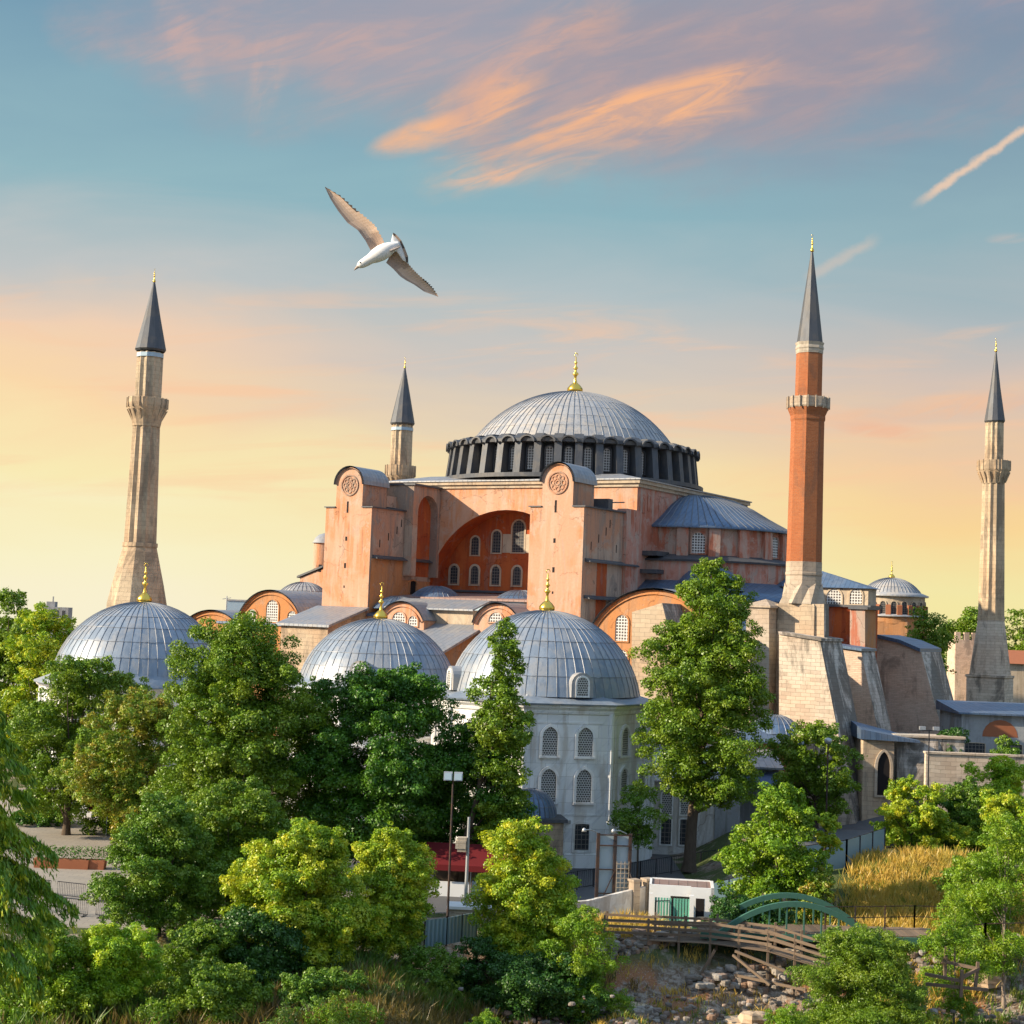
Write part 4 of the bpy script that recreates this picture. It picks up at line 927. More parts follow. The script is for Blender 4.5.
# ------------------------------------------------------------------ domed tombs
def tomb(label, px, D, Rb, ze, Rd, Hd, a_deg, nseg, seed, wins=True, dormer=True, fin=1.0, drum=.0):
    c = at(px, 700, D); r = thing('domed_tomb', label, 'tomb', (c.x, D, 0), R_(a_deg))
    rc = Rb / math.cos(math.pi / 8); ang = [-math.pi / 2 + math.pi / 8 + k * math.pi / 4 for k in range(8)]
    V = [(rc * math.cos(a), rc * math.sin(a)) for a in ang]
    mb = MB(); mb.lathe([(rc, 0), (rc, ze - .6)], 8, rot=ang[0], smooth=False)
    body = mb.build('wall', 'marble', r)
    mb = MB(); mb.lathe([(rc + .12, 0), (rc + .12, 1.2), (rc, 1.3)], 8, rot=ang[0], smooth=False); mb.build('plinth', 'marble', body)
    mb = MB(); mb.lathe([(rc, ze - 1.0), (rc + .18, ze - .9), (rc + .22, ze - .6), (rc + .5, ze - .35), (rc + .55, ze - .12)], 8, rot=ang[0], smooth=False); mb.build('cornice', 'marble', body)
    for x, y in V:
        mb = MB(); mb.lathe([(.30, .2), (.30, ze - .8)], 8, (x * .995, y * .995), smooth=False); mb.build('pilaster', 'marble', body)
    mb = MB(); mb.lathe([(rc + .75, ze - .14), (rc + .8, ze), (Rd + .1, ze + .55 + drum * .3), (Rd, ze + .7 + drum)], 8 if drum == 0 else 48, rot=ang[0], smooth=drum != 0); mb.build('eave', 'tomb_lead', r)
    dm = lead_dome(Rd, Hd, ze + .5 + drum, nseg, 7, .055, 2, seed=seed).build('dome', ['tomb_lead', 'seam_line'], r)
    finial(dm, ze + .5 + drum + Hd - .12, fin)
    if wins:
        for k in range(8):
            a = -math.pi / 2 + (k) * math.pi / 4; wn = Vector((math.cos(a), math.sin(a), 0))
            if (Matrix.Rotation(R_(a_deg), 3, 'Z') @ wn).y > .35: continue
            u = Vector((-wn.y, wn.x, 0))
            for s in (-1, 1):
                for z, h in ((9.75, 2.55), (5.75, 2.9)):
                    window(body, wn * Rb + u * (1.62 * s) + Vector((0, 0, z * ze / 14.3)), u, 1.38, h, 'stone_lattice', 'marble', .26, .24, pointed=True, rise=.85)
                window(body, wn * Rb + u * (1.62 * s) + Vector((0, 0, 1.6)), u, 1.3, 2.3, 'dark_glass', 'marble', .25, .12, rise=.05, name='lower_window')
            mb = MB(); hw = Rb * math.tan(math.pi / 8) - .75
            o = [wn * (Rb + .0) + u * x + Vector((0, 0, z)) for x, z in ((-hw, 4.6), (hw, 4.6), (hw, ze - 1.6), (-hw, ze - 1.6), (-hw, 4.6))]
            i = [wn * (Rb + .0) + u * x + Vector((0, 0, z)) for x, z in ((-hw + .16, 4.76), (hw - .16, 4.76), (hw - .16, ze - 1.76), (-hw + .16, ze - 1.76), (-hw + .16, 4.76))]
            mb.ring(o, i, wn * .06); mb.build('panel_moulding', 'marble', body)
    if dormer:
        for da in dormer:
            a = -math.pi / 2 + R_(da); wn = Vector((math.cos(a), math.sin(a), 0)); u = Vector((-wn.y, wn.x, 0)); rr = Rd + .35; z0 = ze + .55 + drum
            mb = MB(); P = lambda pts, o: [wn * o + u * x + Vector((0, 0, z0 + z)) for x, z in pts]
            o = P(arch_pts(2.1, 2.2), rr); mb.ext(o, -wn * 2.6, smooth=False); dd = mb.build('dormer', 'lead_sheet', dm)
            window(dd, wn * (rr + .01) + Vector((0, 0, z0 + .15)), u, 1.05, 1.65, 'stone_lattice', 'marble', .16, .08, name='dormer_window', merged=True)
    return r
tomb('white marble octagonal tomb with grey lead dome and two rows of lattice windows', 543.5, 151, 9.75, 14.5, 9.1, 7.75, 12, 60, 11, dormer=(8, -82), fin=.98)
tomb('domed tomb half hidden by dark green trees, between the two other lead domes', 377, 168, 8.7, 14.1, 8.3, 6.5, 4, 54, 12, dormer=(-12,), fin=.95, drum=.2)
tomb('domed tomb with wide lead dome in front of the flared base minaret at left', 139, 172, 9.5, 13.4, 9.2, 7.6, -4, 58, 13, dormer=None, fin=1.05, drum=.6)

# small fountain house with ribbed dome, annex wall
def small_buildings():
    c = at(530, 815, 140)
    r = thing('fountain_house', 'small dark ribbed lead dome on a low stone house in front of the octagonal tomb', 'building', (c.x, 140, 0), R_(8))
    mb = MB(); mb.box(-2.6, 2.6, -2.4, 2.4, 0, c.z - .3); mb.build('wall', 'pale_ashlar', r)
    mb = MB(); mb.box(-2.9, 2.9, -2.7, 2.7, c.z - .3, c.z); mb.build('eave', 'dark_lead', r)
    lead_dome(2.3, 2.3, c.z, 28, 4, .07, 2, seed=4).build('dome', ['blue_lead', 'seam_line'], r)
    p0 = at(560, 862, 141); p1 = at(601, 845, 147)
    d = Vector((p1.x - p0.x, p1.y - p0.y, 0)); L = d.length; ang = math.atan2(d.y, d.x)
    r = thing('marble_porch', 'low flat roofed marble porch with small dark windows against the tomb', 'building', (p0.x, p0.y, 0), ang)
    mb = MB(); mb.box(0, L, 0, 4, 0, 3.9); w = mb.build('wall', 'marble', r)
    mb = MB(); mb.box(-.3, L + .2, -.4, 4.2, 3.9, 4.2); mb.build('roof', 'lead_sheet', r)
    for x in (.9, 2.6, 5.0): window(w, (x, 0, 1.3), (1, 0, 0), .75, 1.9, 'dark_glass', 'marble', .12, .1, rise=.05)
    # annex to the right of the tomb
    def house(name, label, px0, px1, pyT, pyB, D, depth, wallm, rotz=0, group=None, cat='building'):
        a = at(px0, pyB, D); b = at(px1, pyB, D); t = at((px0 + px1) / 2, pyT, D)
        r = thing(name, label, cat, (a.x, D, 0), rotz, group); L = (b.x - a.x) / max(.3, math.cos(rotz)); return r, L, t.z
    r, L, zt = house('pale_annex', 'white annex with tall pointed windows and grey lean-to roof behind the great plane tree', 652, 738, 783, 840, 152, 6, 'white_plaster')
    mb = MB(); mb.box(0, L, 0, 9, 0, zt); w = mb.build('wall', 'white_plaster', r)
    for x in (1.3, 3.1, 7.0): 
        window(w, (x, 0, zt - 3.0), (1, 0, 0), .95, 2.3, 'stone_lattice', 'marble', .15, .1, pointed=True, rise=.6); window(w, (x, 0, 1.0), (1, 0, 0), .95, 2.4, 'dark_glass', 'marble', .15, .1, rise=.05)
    mb = MB(); mb.ext([(-.3, -.5, zt), (-.3, -.5, zt + .15), (-.3, 7, zt + 3.0), (-.3, 9, zt + 3.0), (-.3, 9, zt)], (L + .6, 0, 0)); mb.build('lean_to_roof', 'seam_lead', r)
    mb = MB(); mb.box(0, L * .6, 7.1, 9.1, zt, zt + 4.2); mb.build('back_wall', 'terracotta', r)
    mb = MB(); mb.box(L * .72, L + .1, -.15, .02, .2, zt - .6); mb.build('shutter', 'grey_wall', r)
    r, L, zt = house('low_roofed_hall', 'low hall with pale flat roof and dark blue awning right of the plane tree trunk', 728, 778, 768, 800, 160, 6, 'white_plaster')
    mb = MB(); mb.box(0, L, 0, 8, 0, zt); mb.build('wall', 'grey_wall', r)
    mb = MB(); mb.ext([(-.4, -1, zt), (-.4, -1, zt + .2), (-.4, 8, zt + 1.9), (-.4, 8, zt)], (L + .8, 0, 0)); mb.build('roof', 'seam_lead', r)
    mb = MB(); mb.ext([(.2, -.1, zt - .3), (.2, -2.2, zt - 1.5), (.2, -2.2, zt - 1.6), (.2, -.1, zt - .45)], (L, 0, 0)); mb.build('awning', 'blue_cloth', r)
    r, L, zt = house('brick_pavilion', 'brick pavilion with low blue lead dome and hipped roof under the stone wall', 732, 800, 743, 800, 166, 8, 'terracotta')
    mb = MB(); mb.box(0, L, 0, 7, 0, zt); mb.build('wall', 'red_brick', r)
    mb = MB(); h = 1.4; mb.box(-.5, L + .5, -.6, 7.6, zt, zt + .18); mb.add([(-.5, -.6, zt + .18), (L + .5, -.6, zt + .18), (L + .5, 7.6, zt + .18), (-.5, 7.6, zt + .18), (1.4, 2, zt + h), (L - 1.4, 2, zt + h), (L - 1.4, 5, zt + h), (1.4, 5, zt + h)], [(0, 1, 5, 4), (1, 2, 6, 5), (2, 3, 7, 6), (3, 0, 4, 7), (4, 5, 6, 7)])
    mb.build('hip_roof', 'blue_lead', r)
    lead_dome(2.9, 1.9, zt + .9, 24, 3, .05, 2, (L - 2.2, 3.6), 6).build('dome', ['blue_lead', 'seam_line'], r)
    # gate, walls and house at the right edge
    r, L, zt = house('gothic_gateway', 'old stone gateway with pointed arch and blue sloping roof beside the battered wall', 862, 893, 738, 800, 170, 5, 'pale_ashlar')
    mb = MB(); mb.box(0, L, 0, 5, 0, zt); w = mb.build('wall', 'pale_ashlar', r)
    pz = at(883, 795, 170); window(w, (pz.x - r.location.x, 0, pz.z), (1, 0, 0), 1.35, 4.6, 'void', 'cream_stone', .3, .18, pointed=True, rise=1.6, name='doorway')
    mb = MB(); mb.add([(-.4, -.6, zt + .9), (L + 2.6, -.6, zt - .1), (L + 2.6, 4.5, zt + .1), (-.4, 4.5, zt + 1.5), (-.4, -.6, zt - .15), (L + 2.6, -.6, zt - .3), (L + 2.6, 4.5, zt - .3), (-.4, 4.5, zt - .15)], [(0, 1, 2, 3), (7, 6, 5, 4), (4, 5, 1, 0), (5, 6, 2, 1), (6, 7, 3, 2), (7, 4, 0, 3)]); mb.build('roof', 'blue_lead', r)
    r, L, zt = house('stone_retaining_wall', 'weathered grey retaining wall below the hedge right of the gothic gateway', 893, 963, 738, 805, 171, 5, 'weathered_stone')
    mb = MB(); mb.box(0, L, 0, 3, 0, zt); mb.ext([(.2, 0, 0), (.2, -1.5, 0), (.2, 0, zt)], (4.5, 0, 0)); mb.build('wall', 'weathered_stone', r)
    mb = MB(); mb.box(-.1, L + .1, -.2, 3.1, zt, zt + .25); mb.build('coping', 'grey_ashlar', r)
    r, L, zt = house('boundary_wall', 'long weathered boundary wall below the lunette house', 925, 1060, 756, 810, 166, 5, 'grey_wall')
    mb = MB(); mb.box(0, L, 0, .7, 0, zt); mb.build('wall', 'grey_ashlar', r)
    mb = MB(); mb.box(-.1, L + .1, -.15, .85, zt, zt + .2); mb.build('coping', 'grey_ashlar', r)
    r, L, zt = house('lunette_house', 'pale blue house with brick red lunette and blue roof', 961, 1075, 716, 760, 178, 5, 'grey_wall')
    mb = MB(); mb.box(0, L, 0, 9, 0, zt); w = mb.build('wall', 'grey_wall', r)
    mb = MB(); mb.ext([(-.5, -.6, zt), (-.5, -.6, zt + .2), (-.5, 9, zt + 1.1), (-.5, 9, zt)], (L + 1, 0, 0)); mb.build('roof', 'blue_lead', r)
    pz = at(1000, 737, 178); q = arch_pts(4.0, 1.9, 1.9); mb = MB(); mb.ext([(pz.x - r.location.x + x, -.02, pz.z + z) for x, z in q], (0, .1, 0)); mb.build('lunette', 'terracotta', w)
    for k in range(3): window(w, (1.5 + 4.2 * k, 0, pz.z - 2.4), (1, 0, 0), 2.2, 1.6, 'dark_glass', 'cream_stone', .12, .1, rise=.05)
    # far church with round windows drum
    c = at(891, 610, 330); r = thing('domed_church', 'distant round church dome on brick red piers behind the stone walls', 'church', (c.x, 330, 0)); k = 330 / F_PX * 1.13
    Z = lambda py, px=895: at(px, py, 330).z
    mb = MB(); mb.lathe([(33 * k, 0), (33 * k, Z(622))], 8, rot=.2, smooth=False); mb.lathe([(31 * k, Z(624)), (31 * k, Z(617))], 32, m=0); mb.build('base_wall', 'orange_plaster', r)
    mb = MB(); mb.lathe([(33 * k, Z(617)), (33.4 * k, Z(616)), (29 * k, Z(614))], 32); mb.build('ledge_roof', 'lead_sheet', r)
    mb = MB(); mb.lathe([(29 * k, Z(617)), (29 * k, Z(597))], 40); dr = mb.build('drum', 'buff_plaster', r)
    for i in range(20):
        a = 2 * math.pi * i / 20; T = Vector((-math.sin(a), math.cos(a), 0)); Rv = Vector((math.cos(a), math.sin(a), 0))
        if Rv.y > .3: continue
        mb = MB(); mb.ext([Rv * q - T * .5 + ZU * z for q, z in ((28.5 * k, Z(617)), (31.5 * k, Z(617)), (31.5 * k, Z(606)), (28.5 * k, Z(605)))], T * 1.0); mb.build('pier', 'terracotta', dr)
        a += math.pi / 20; T = Vector((-math.sin(a), math.cos(a), 0)); Rv = Vector((math.cos(a), math.sin(a), 0))
        window(dr, Rv * (29 * k + .02) + ZU * Z(616), T, 1.1, 2.9, 'dark_glass', 'buff_plaster', .2, .15, name='window', merged=True)
    mb = MB(); mb.lathe([(32 * k, Z(597)), (32.3 * k, Z(595.5)), (26.5 * k, Z(593))], 40); mb.build('eave', 'lead_sheet', r)
    dm = lead_dome(26 * k, Z(578) - Z(594), Z(594), 48, 4, .1, 2, seed=9).build('dome', ['lead_sheet', 'seam_line'], r); finial(dm, Z(578.5), .85)
    # ruined brick tower
    a = at(955, 670, 270); b = at(978, 670, 270); zt = at(966, 640, 270).z; r = thing('brick_tower', 'old square brick tower with broken battlements behind the fluted minaret', 'tower', (a.x, 270, 0)); L = b.x - a.x
    mb = MB(); mb.box(0, L + 1, 0, 5, 0, zt); mb.build('wall', 'pink_masonry', r)
    for x in (0, 1.5, 2.9, 4.2):
        mb = MB(); mb.box(x, x + .85, 0, .8, zt, zt + 1.3); mb.build('merlon', 'pink_masonry', r)
    a = at(1010, 690, 262); r = thing('terracotta_roof_house', 'low house with terracotta roof right of the fluted minaret base', 'house', (a.x - 2, 262, 0))
    zt = at(970, 662, 262).z; mb = MB(); mb.box(0, 26, 0, 8, 0, zt); mb.build('wall', 'beige_plaster', r)
    mb = MB(); mb.ext([(-.5, -.6, zt), (-.5, 4, zt + 2.2), (-.5, 8.6, zt)], (27, 0, 0)); mb.build('roof', 'terracotta', r)
    # far city towers on the left skyline
    for (px, lab, w, ytop) in ((54, 'grey blue tower block far behind the trees', 14, 607), ):
        a = at(px, 640, 1500); zt = at(px, ytop, 1500).z; r = thing('tower_block', lab, 'tower', (a.x, 1500, 0))
        mb = MB(); mb.box(-14, 12, 0, 14, -95, zt); mb.build('wall', 'grey_wall', r)
        mb = MB(); mb.box(-10, -2, 3, 12, zt, zt + 5); mb.box(-5, -4, 5, 6, zt + 5, zt + 10); mb.build('roof_plant', 'grey_wall', r)
        for i in range(4):
            mb = MB(); mb.box(-12 + 6 * i, -9 + 6 * i, -.15, .1, 5, zt - 3); mb.build('window', 'dark_glass', r)
    a = at(236, 612, 420); r = thing('rooftop_building', 'small pale blue building peeping over the western gables', 'building', (a.x, 420, 0))
    zt = at(237, 601, 420).z; mb = MB(); mb.box(-2.5, 2.5, 0, 6, -8, zt); mb.build('wall', 'pale_blue_panel', r); mb = MB(); mb.box(-2.7, 2.7, -.2, 6.2, zt, zt + .4); mb.build('roof', 'lead_sheet', r)
    a = at(226, 614, 300); r = thing('antenna_mast', 'thin antenna mast standing above the far western roofs', 'antenna', (a.x, 300, 0)); zt = at(226, 596, 300).z
    mb = MB(); mb.tube([(0, 0, 0), (0, 0, zt)], .12, 6); mb.build('mast', 'grey_steel', r); mb = MB(); mb.bar((-.8, 0, zt - .6), (.8, 0, zt - .3), .12); mb.build('crossbar', 'grey_steel', r)
    # beige house on the left, behind the trees
    r, L, zt = house('beige_house', 'beige house with dark windows glimpsed under the left trees', 30, 128, 790, 832, 165, 5, 'beige_plaster')
    mb = MB(); mb.box(0, L, 0, 8, 0, zt); w = mb.build('wall', 'beige_plaster', r); mb = MB(); mb.box(-.3, L + .3, -.4, 8.3, zt, zt + .3); mb.build('roof', 'seam_lead', r)
    for k in range(4): window(w, (1.2 + 2.6 * k, 0, 1.2), (1, 0, 0), 1.0, 2.0, 'dark_glass', 'cream_stone', .15, .1, rise=.05)
small_buildings()

# ------------------------------------------------------------------ street furniture, fences, kiosk, bridge
def fence_run(name, label, cat, pts, h, step, mats=('dark_iron', 'dark_iron'), bal=0, rails=(1.0, .12), group=None, post_w=.09, infill=None):
    """posts are parts of their own; balusters are pattern inside the panel"""
    P = [Vector(p) for p in pts]; r = thing(name, label, cat, P[0], 0, group); pm = MB(); 
    for a, b in zip(P[:-1], P[1:]):
        a = a - P[0]; b = b - P[0]; L = (b - a).length; k = max(1, round(L / step))
        for f in rails: pm.bar(a + ZU * h * f, b + ZU * h * f, .05)
        if bal:
            m = int(L / bal)
            for i in range(1, m): q = a + (b - a) * i / m; pm.bar(q + ZU * h * rails[-1], q + ZU * h * rails[0], .028)
        if infill:
            d = (b - a).normalized(); nn = Vector((-d.y, d.x, 0)) * .03
            fm = MB(); fm.ext([a + ZU * .1 - nn, b + ZU * .1 - nn, b + ZU * h * .98 - nn, a + ZU * h * .98 - nn], nn * 2); fm.build('infill_sheet', infill, r)
        for i in range(k + 1):
            q = a + (b - a) * i / k
            mb = MB(); mb.bar(q, q + ZU * h * 1.03, post_w); mb.build('post', mats[1], r)
    pm.build('rail', mats[0], r); return r

def barrier(first=None, loc=None, rot=0, label=None):
    if first is None:
        r = thing('crowd_barrier', 'steel crowd barrier standing in the row across the left plaza', 'barrier', loc, rot, 'crowd barriers across the plaza')
        mb = MB(); mb.tube([(-1.2, 0, .18), (-1.2, 0, 1.15), (1.2, 0, 1.15), (1.2, 0, .18), (-1.2, 0, .18)], .03, 6); mb.build('frame', 'dark_iron', r)
        mb = MB()
        for i in range(1, 16): mb.tube([(-1.2 + .15 * i, 0, .18), (-1.2 + .15 * i, 0, 1.15)], .014, 4)
        mb.build('bars', 'dark_iron', r)
        for x in (-.9, .9):
            mb = MB(); mb.box(x - .05, x + .05, -.32, .32, 0, .05); mb.bar((x, 0, .04), (x, 0, .2), .05); mb.build('foot', 'dark_iron', r)
        return r
    c = copy_tree(first); c.location = loc; c.rotation_euler[2] = rot; return c

def street():
    b0 = None
    for row, (pa, pb) in enumerate((((-20, 906), (130, 921)), ((20, 893), (122, 905)))):
        a, b = gnd(*pa), gnd(*pb); a.z = b.z = .008; L = (b - a).length; n = int(L / 2.5); ang = math.atan2(b.y - a.y, b.x - a.x)
        for i in range(n):
            p = a + (b - a) * (i + .5) / n + Vector((0, .12 * math.sin(i * 2.1), 0)); lab = None
            if b0 is None: b0 = barrier(None, p, ang)
            else: c = barrier(b0, p, ang + .04 * math.sin(i * 1.7 + row))
            if b0 and row == 1: c['label'] = 'steel crowd barrier in the sunlit row farther back on the left plaza'; c['group'] = 'crowd barriers in the far row'
    # railings along the street by the tomb
    fence_run('iron_railing', 'dark iron railing between the pavement and the street below the plane tree', 'railing', [gnd(560, 893), gnd(640, 879), gnd(742, 862)], 1.5, 2.4, bal=.28)
    fence_run('low_panel_fence', 'blue and white panelled fence behind the green footbridge', 'fence', [gz(705, 904), gz(752, 893), gz(792, 883)], 1.5, 2.2, infill='hoarding_blue')
    fence_run('hoarding', 'pale blue hoarding on black posts beside the golden grass', 'fence', [gz(800, 876), gz(846, 869), gz(884, 856)], 2.3, 2.4, infill='hoarding_blue', rails=(1.0, .5, .1), post_w=.16)
    fence_run('corrugated_fence', 'corrugated blue metal fence behind the low weeds at centre', 'fence', [gnd(424, 949), gnd(446, 946), gnd(476, 940)], 1.9, 2.0, mats=('rust_iron', 'rust_iron'), infill='corrugated_metal', rails=(.75, .3))
    # long plastered wall to the gatehouse
    a, b = gnd(536, 924), gnd(648, 914); r = thing('plastered_wall', 'long pale plastered wall running up to the white gatehouse', 'wall', a); d = b - a; L = d.length; r.rotation_euler[2] = math.atan2(d.y, d.x)
    mb = MB(); mb.box(0, L, 0, .35, 0, 1.35); mb.ext([(L * .45, 0, 1.35), (L, 0, 1.35), (L, 0, 2.1)], (0, .35, 0)); mb.build('wall_panel', 'white_plaster', r)
    for x in (L * .88, L):
        mb = MB(); mb.box(x - .3, x + .3, -.12, .5, 0, 2.5); mb.box(x - .38, x + .38, -.2, .58, 2.5, 2.65); mb.build('pillar', 'cream_stone', r)
    # gatehouse
    g = gnd(677, 924); r = thing('gatehouse', 'small white gatehouse with flat red brown roof and green gates', 'gatehouse', g, R_(-6))
    mb = MB(); mb.box(1.1, 3.0, 0, .25, 0, 3.2); mb.box(2.75, 3.0, 0, 4.2, 0, 3.2); mb.box(-2.4, 3.0, 4.0, 4.2, 0, 3.2); mb.box(-2.4, -2.2, .6, 4.2, 0, 3.2); mb.box(-2.4, 1.1, .5, .7, 2.3, 3.2); mb.box(-2.4, -.6, .5, .7, 0, 2.3); w = mb.build('wall', 'white_paint', r)
    mb = MB(); mb.box(-2.2, 2.75, .7, 4.0, 3.0, 3.1); mb.build('flat_roof', 'red_roof', r)
    mb = MB(); mb.box(1.5, 2.2, -.02, .1, .1, 2.3); mb.build('doorway', 'void', r)
    for x0 in (-1.9, -.35): 
        mb = MB()
        for i in range(6): mb.box(x0 + .24 * i, x0 + .24 * i + .17, -.85, -.78, .1, 2.35)
        mb.bar((x0, -.76, .5), (x0 + 1.4, -.76, .5), .07); mb.bar((x0, -.76, 2.0), (x0 + 1.4, -.76, 2.0), .07); mb.build('gate_leaf', 'bright_green_paint', r)
    for x in (-2.2, 1.15):
        mb = MB(); mb.box(x - .18, x + .18, -1.0, -.65, 0, 2.7); mb.build('gate_post', 'white_paint', r)
    r.scale = (.88, .9, .84)
    fence_run('front_railing', 'thin dark railing in front of the green gates', 'railing', [gnd(655, 926), gnd(706, 924)], 1.8, 1.6, bal=.3, mats=('dark_iron', 'dark_iron'))
    # billboard frame seen from behind
    a = gnd(596, 908); k = a.y / F_PX; r = thing('billboard_frame', 'back of a rusty billboard frame with two lamps on arms', 'billboard', a, R_(4)); H = at(596, 833, a.y).z
    X = lambda px: (px - 596) * k
    for px in (596, 613, 628):
        mb = MB(); mb.box(X(px) - .12, X(px) + .12, -.12, .12, 0, H); mb.build('post', 'rust_iron', r)
    mb = MB(); mb.box(X(598), X(612), .14, .18, 1.0, H - .1); mb.box(X(614), X(627), .14, .18, 1.0, H - .1); mb.build('panel', 'pale_blue_panel', r)
    mb = MB()
    for f in (.2, .52, .84, .98): mb.bar((X(596), -.1, H * f), (X(628), -.1, H * f), .09)
    mb.bar((X(598), -.13, .1), (X(613), -.13, H * .5), .07); mb.bar((X(640), -1.5, 0), (X(628), -.1, H * .5), .1); mb.build('brace', 'rust_iron', r)
    mb = MB()
    for i in range(8): mb.bar((X(615), -.16, .9 + .36 * i), (X(627), -.16, .9 + .36 * i), .06)
    for px in (615, 619, 623, 627): mb.bar((X(px), -.16, .8), (X(px), -.16, 3.6), .05)
    mb.build('lattice', 'cream_stone', r)
    for px, ex in ((596, 580), (624, 609)):
        mb = MB(); mb.tube([(X(px), 0, H), (X((px + ex) / 2), -.5, H + .3), (X(ex), -1.0, H + .35)], .05, 6); arm = mb.build('lamp_arm', 'grey_steel', r)
        mb = MB(); mb.lathe([(.02, H + .2), (.2, H + .22), (.14, H + .42), (.05, H + .5)], 12, (X(ex), -1.0)); mb.build('lamp_head', 'grey_steel', arm)
    # floodlight pole, camera pole, street lamps
    def pole(name, label, cat, px, pyb, pyt, mat, r0=.09):
        a = gnd(px, pyb); r = thing(name, label, cat, a); H = at(px - 0, pyt, a.y).z; mb = MB(); mb.tube([(0, 0, 0), (0, 0, H)], [r0, r0 * .7], 8); mb.build('pole', mat, r); return r, H
    r, H = pole('floodlight_pole', 'thin rusty pole carrying a pair of square floodlights', 'lamp post', 447, 931, 780, 'rust_iron')
    for s in (-1, 1):
        mb = MB(); mb.ext([(s * .36 - .3, -.3, H), (s * .36 + .3, -.3, H), (s * .36 + .3, -.22, H + .55), (s * .36 - .3, -.22, H + .55)], (0, .45, .02)); fl = mb.build('floodlight', 'grey_steel', r)
        mb = MB(); mb.ext([(s * .36 - .24, -.33, H + .06), (s * .36 + .24, -.33, H + .06), (s * .36 + .24, -.25, H + .5), (s * .36 - .24, -.25, H + .5)], (0, .04, 0)); mb.build('lens', 'pale_blue_panel', fl)
    mb = MB(); mb.bar((-.6, 0, H - .03), (.6, 0, H - .03), .08); mb.build('crossbar', 'rust_iron', r)
    r, H = pole('equipment_pole', 'grey pole with a pale equipment box half way up', 'pole', 465, 918, 817, 'grey_steel', .14)
    mb = MB(); mb.box(-.75, -.1, -.4, .3, H * .66, H * .80); mb.box(-.9, -.15, -.45, .25, H * .69, H * .77); mb.build('equipment_box', 'cream_stone', r)
    r, H = pole('street_lamp', 'tall street lamp in front of the round tree below the stone wall', 'street lamp', 825, 868, 744, 'rust_iron', .1)
    mb = MB(); mb.lathe([(.1, H), (.3, H + .1), (.38, H + .4), (.2, H + .55), (.02, H + .6)], 12); mb.build('lamp_head', 'grey_steel', r)
    a = at(928, 790, 162); r = thing('street_lamp', 'slim lamp post standing against the grey retaining wall', 'street lamp', (a.x, 162, a.z - 2)); H = at(928, 730, 162).z - a.z + 2; mb = MB(); mb.tube([(0, 0, 0), (0, 0, H)], [.08, .06], 8); mb.build('pole', 'dark_iron', r)
    for s in (-1, 1): mb = MB(); mb.box(s * .7 - .3, s * .7 + .3, -.2, .2, H, H + .35); mb.build('lamp_head', 'grey_steel', r)
    mb = MB(); mb.bar((-.8, 0, H - .05), (.8, 0, H - .05), .08); mb.build('crossbar', 'dark_iron', r)
    # red awning kiosk
    a = gnd(438, 896); k = a.y / F_PX; r = thing('kiosk', 'street kiosk with dark red awnings and white counters', 'kiosk', (a.x, a.y, 0), R_(-4)); 
    mb = MB(); mb.box(-.8, 2.4, 0, .12, 0, 1.15); mb.box(-.8, -.7, 0, 2.6, 0, 1.15); mb.build('counter', 'white_paint', r)
    mb = MB(); mb.box(2.6, 5.2, .3, .42, 0, 1.25); mb.build('counter', 'pale_blue_panel', r)
    mb = MB(); mb.box(-.6, 5.0, 2.6, 2.8, 0, 2.5); mb.box(1.9, 2.7, 1.4, 2.6, .1, 2.3); mb.build('back_wall', 'old_timber', r)
    mb = MB()
    for x in (-.9, 2.5, 5.3): mb.bar((x, .05, 0), (x, .05, 2.6), .07); mb.bar((x, 2.7, 0), (x, 2.7, 2.9), .07)
    mb.build('posts', 'grey_steel', r)
    mb = MB(); mb.ext([(-1.2, -.7, 2.55), (-1.2, 1.3, 3.9), (-1.2, 1.4, 3.95), (-1.2, 3.2, 2.75), (-1.2, 3.2, 2.6), (-1.2, 1.35, 3.8), (-1.2, -.7, 2.45)], (6.9, 0, 0)); mb.box(-1.2, 5.7, -.72, -.68, 2.1, 2.55); mb.build('awning', 'red_canvas', r)
    def parasol(label, px, py, D, R, mats=('red_canvas',), z=2.6):
        a = at(px, py, D); r = thing('parasol', label, 'parasol', (a.x, D, 0)); 
        mb = MB(); mb.tube([(0, 0, 0), (0, 0, z + .8)], .04, 6); mb.build('pole', 'grey_steel', r)
        mb = MB(); mb.lathe([(R, z - .2), (R, z), (R * .5, z + .45), (.03, z + .85)], 8, smooth=False, m=0); 
        if len(mats) > 1: mb.lathe([(R * .52, z + .50), (.03, z + .92)], 8, a0=2.6, a1=4.2, smooth=False, m=1)
        mb.build('canopy', list(mats), r)
    parasol('red parasol with white top panel beside the kiosk', 478, 850, 136, 1.9, ('red_canvas', 'white_paint'))
    parasol('red parasol peeping out behind the golden tree near the octagonal tomb', 494, 842, 140, 1.8)
    parasol('red parasol among planters below the beige house', 106, 836, 150, 1.8)
    parasol('faded red parasol behind the planters, left of the brighter red one', 92, 838, 156, 1.7)
    # planters on the plaza
    for px, lab in ((62, 'long terracotta planter with clipped shrubs on the left plaza'), (96, 'square terracotta planter with round shrub on the left plaza')):
        a = gnd(px, 868 if px < 80 else 869); r = thing('planter', lab, 'planter', (a.x, a.y, .006)); wd = 2.2 if px < 80 else .7
        mb = MB(); mb.ext([(-wd, -.4, 0), (wd, -.4, 0), (wd + .08, -.45, .75), (-wd - .08, -.45, .75)], (0, .9, 0)); mb.build('box', 'terracotta', r)
        V, F = leaf_cloud([((random.uniform(-wd, wd), 0, 1.25), .6, .6) for _ in range(int(5 * wd + 3))], 160, .16, 5); leaf_obj('shrub', V, F, 'leaf_deep', r)
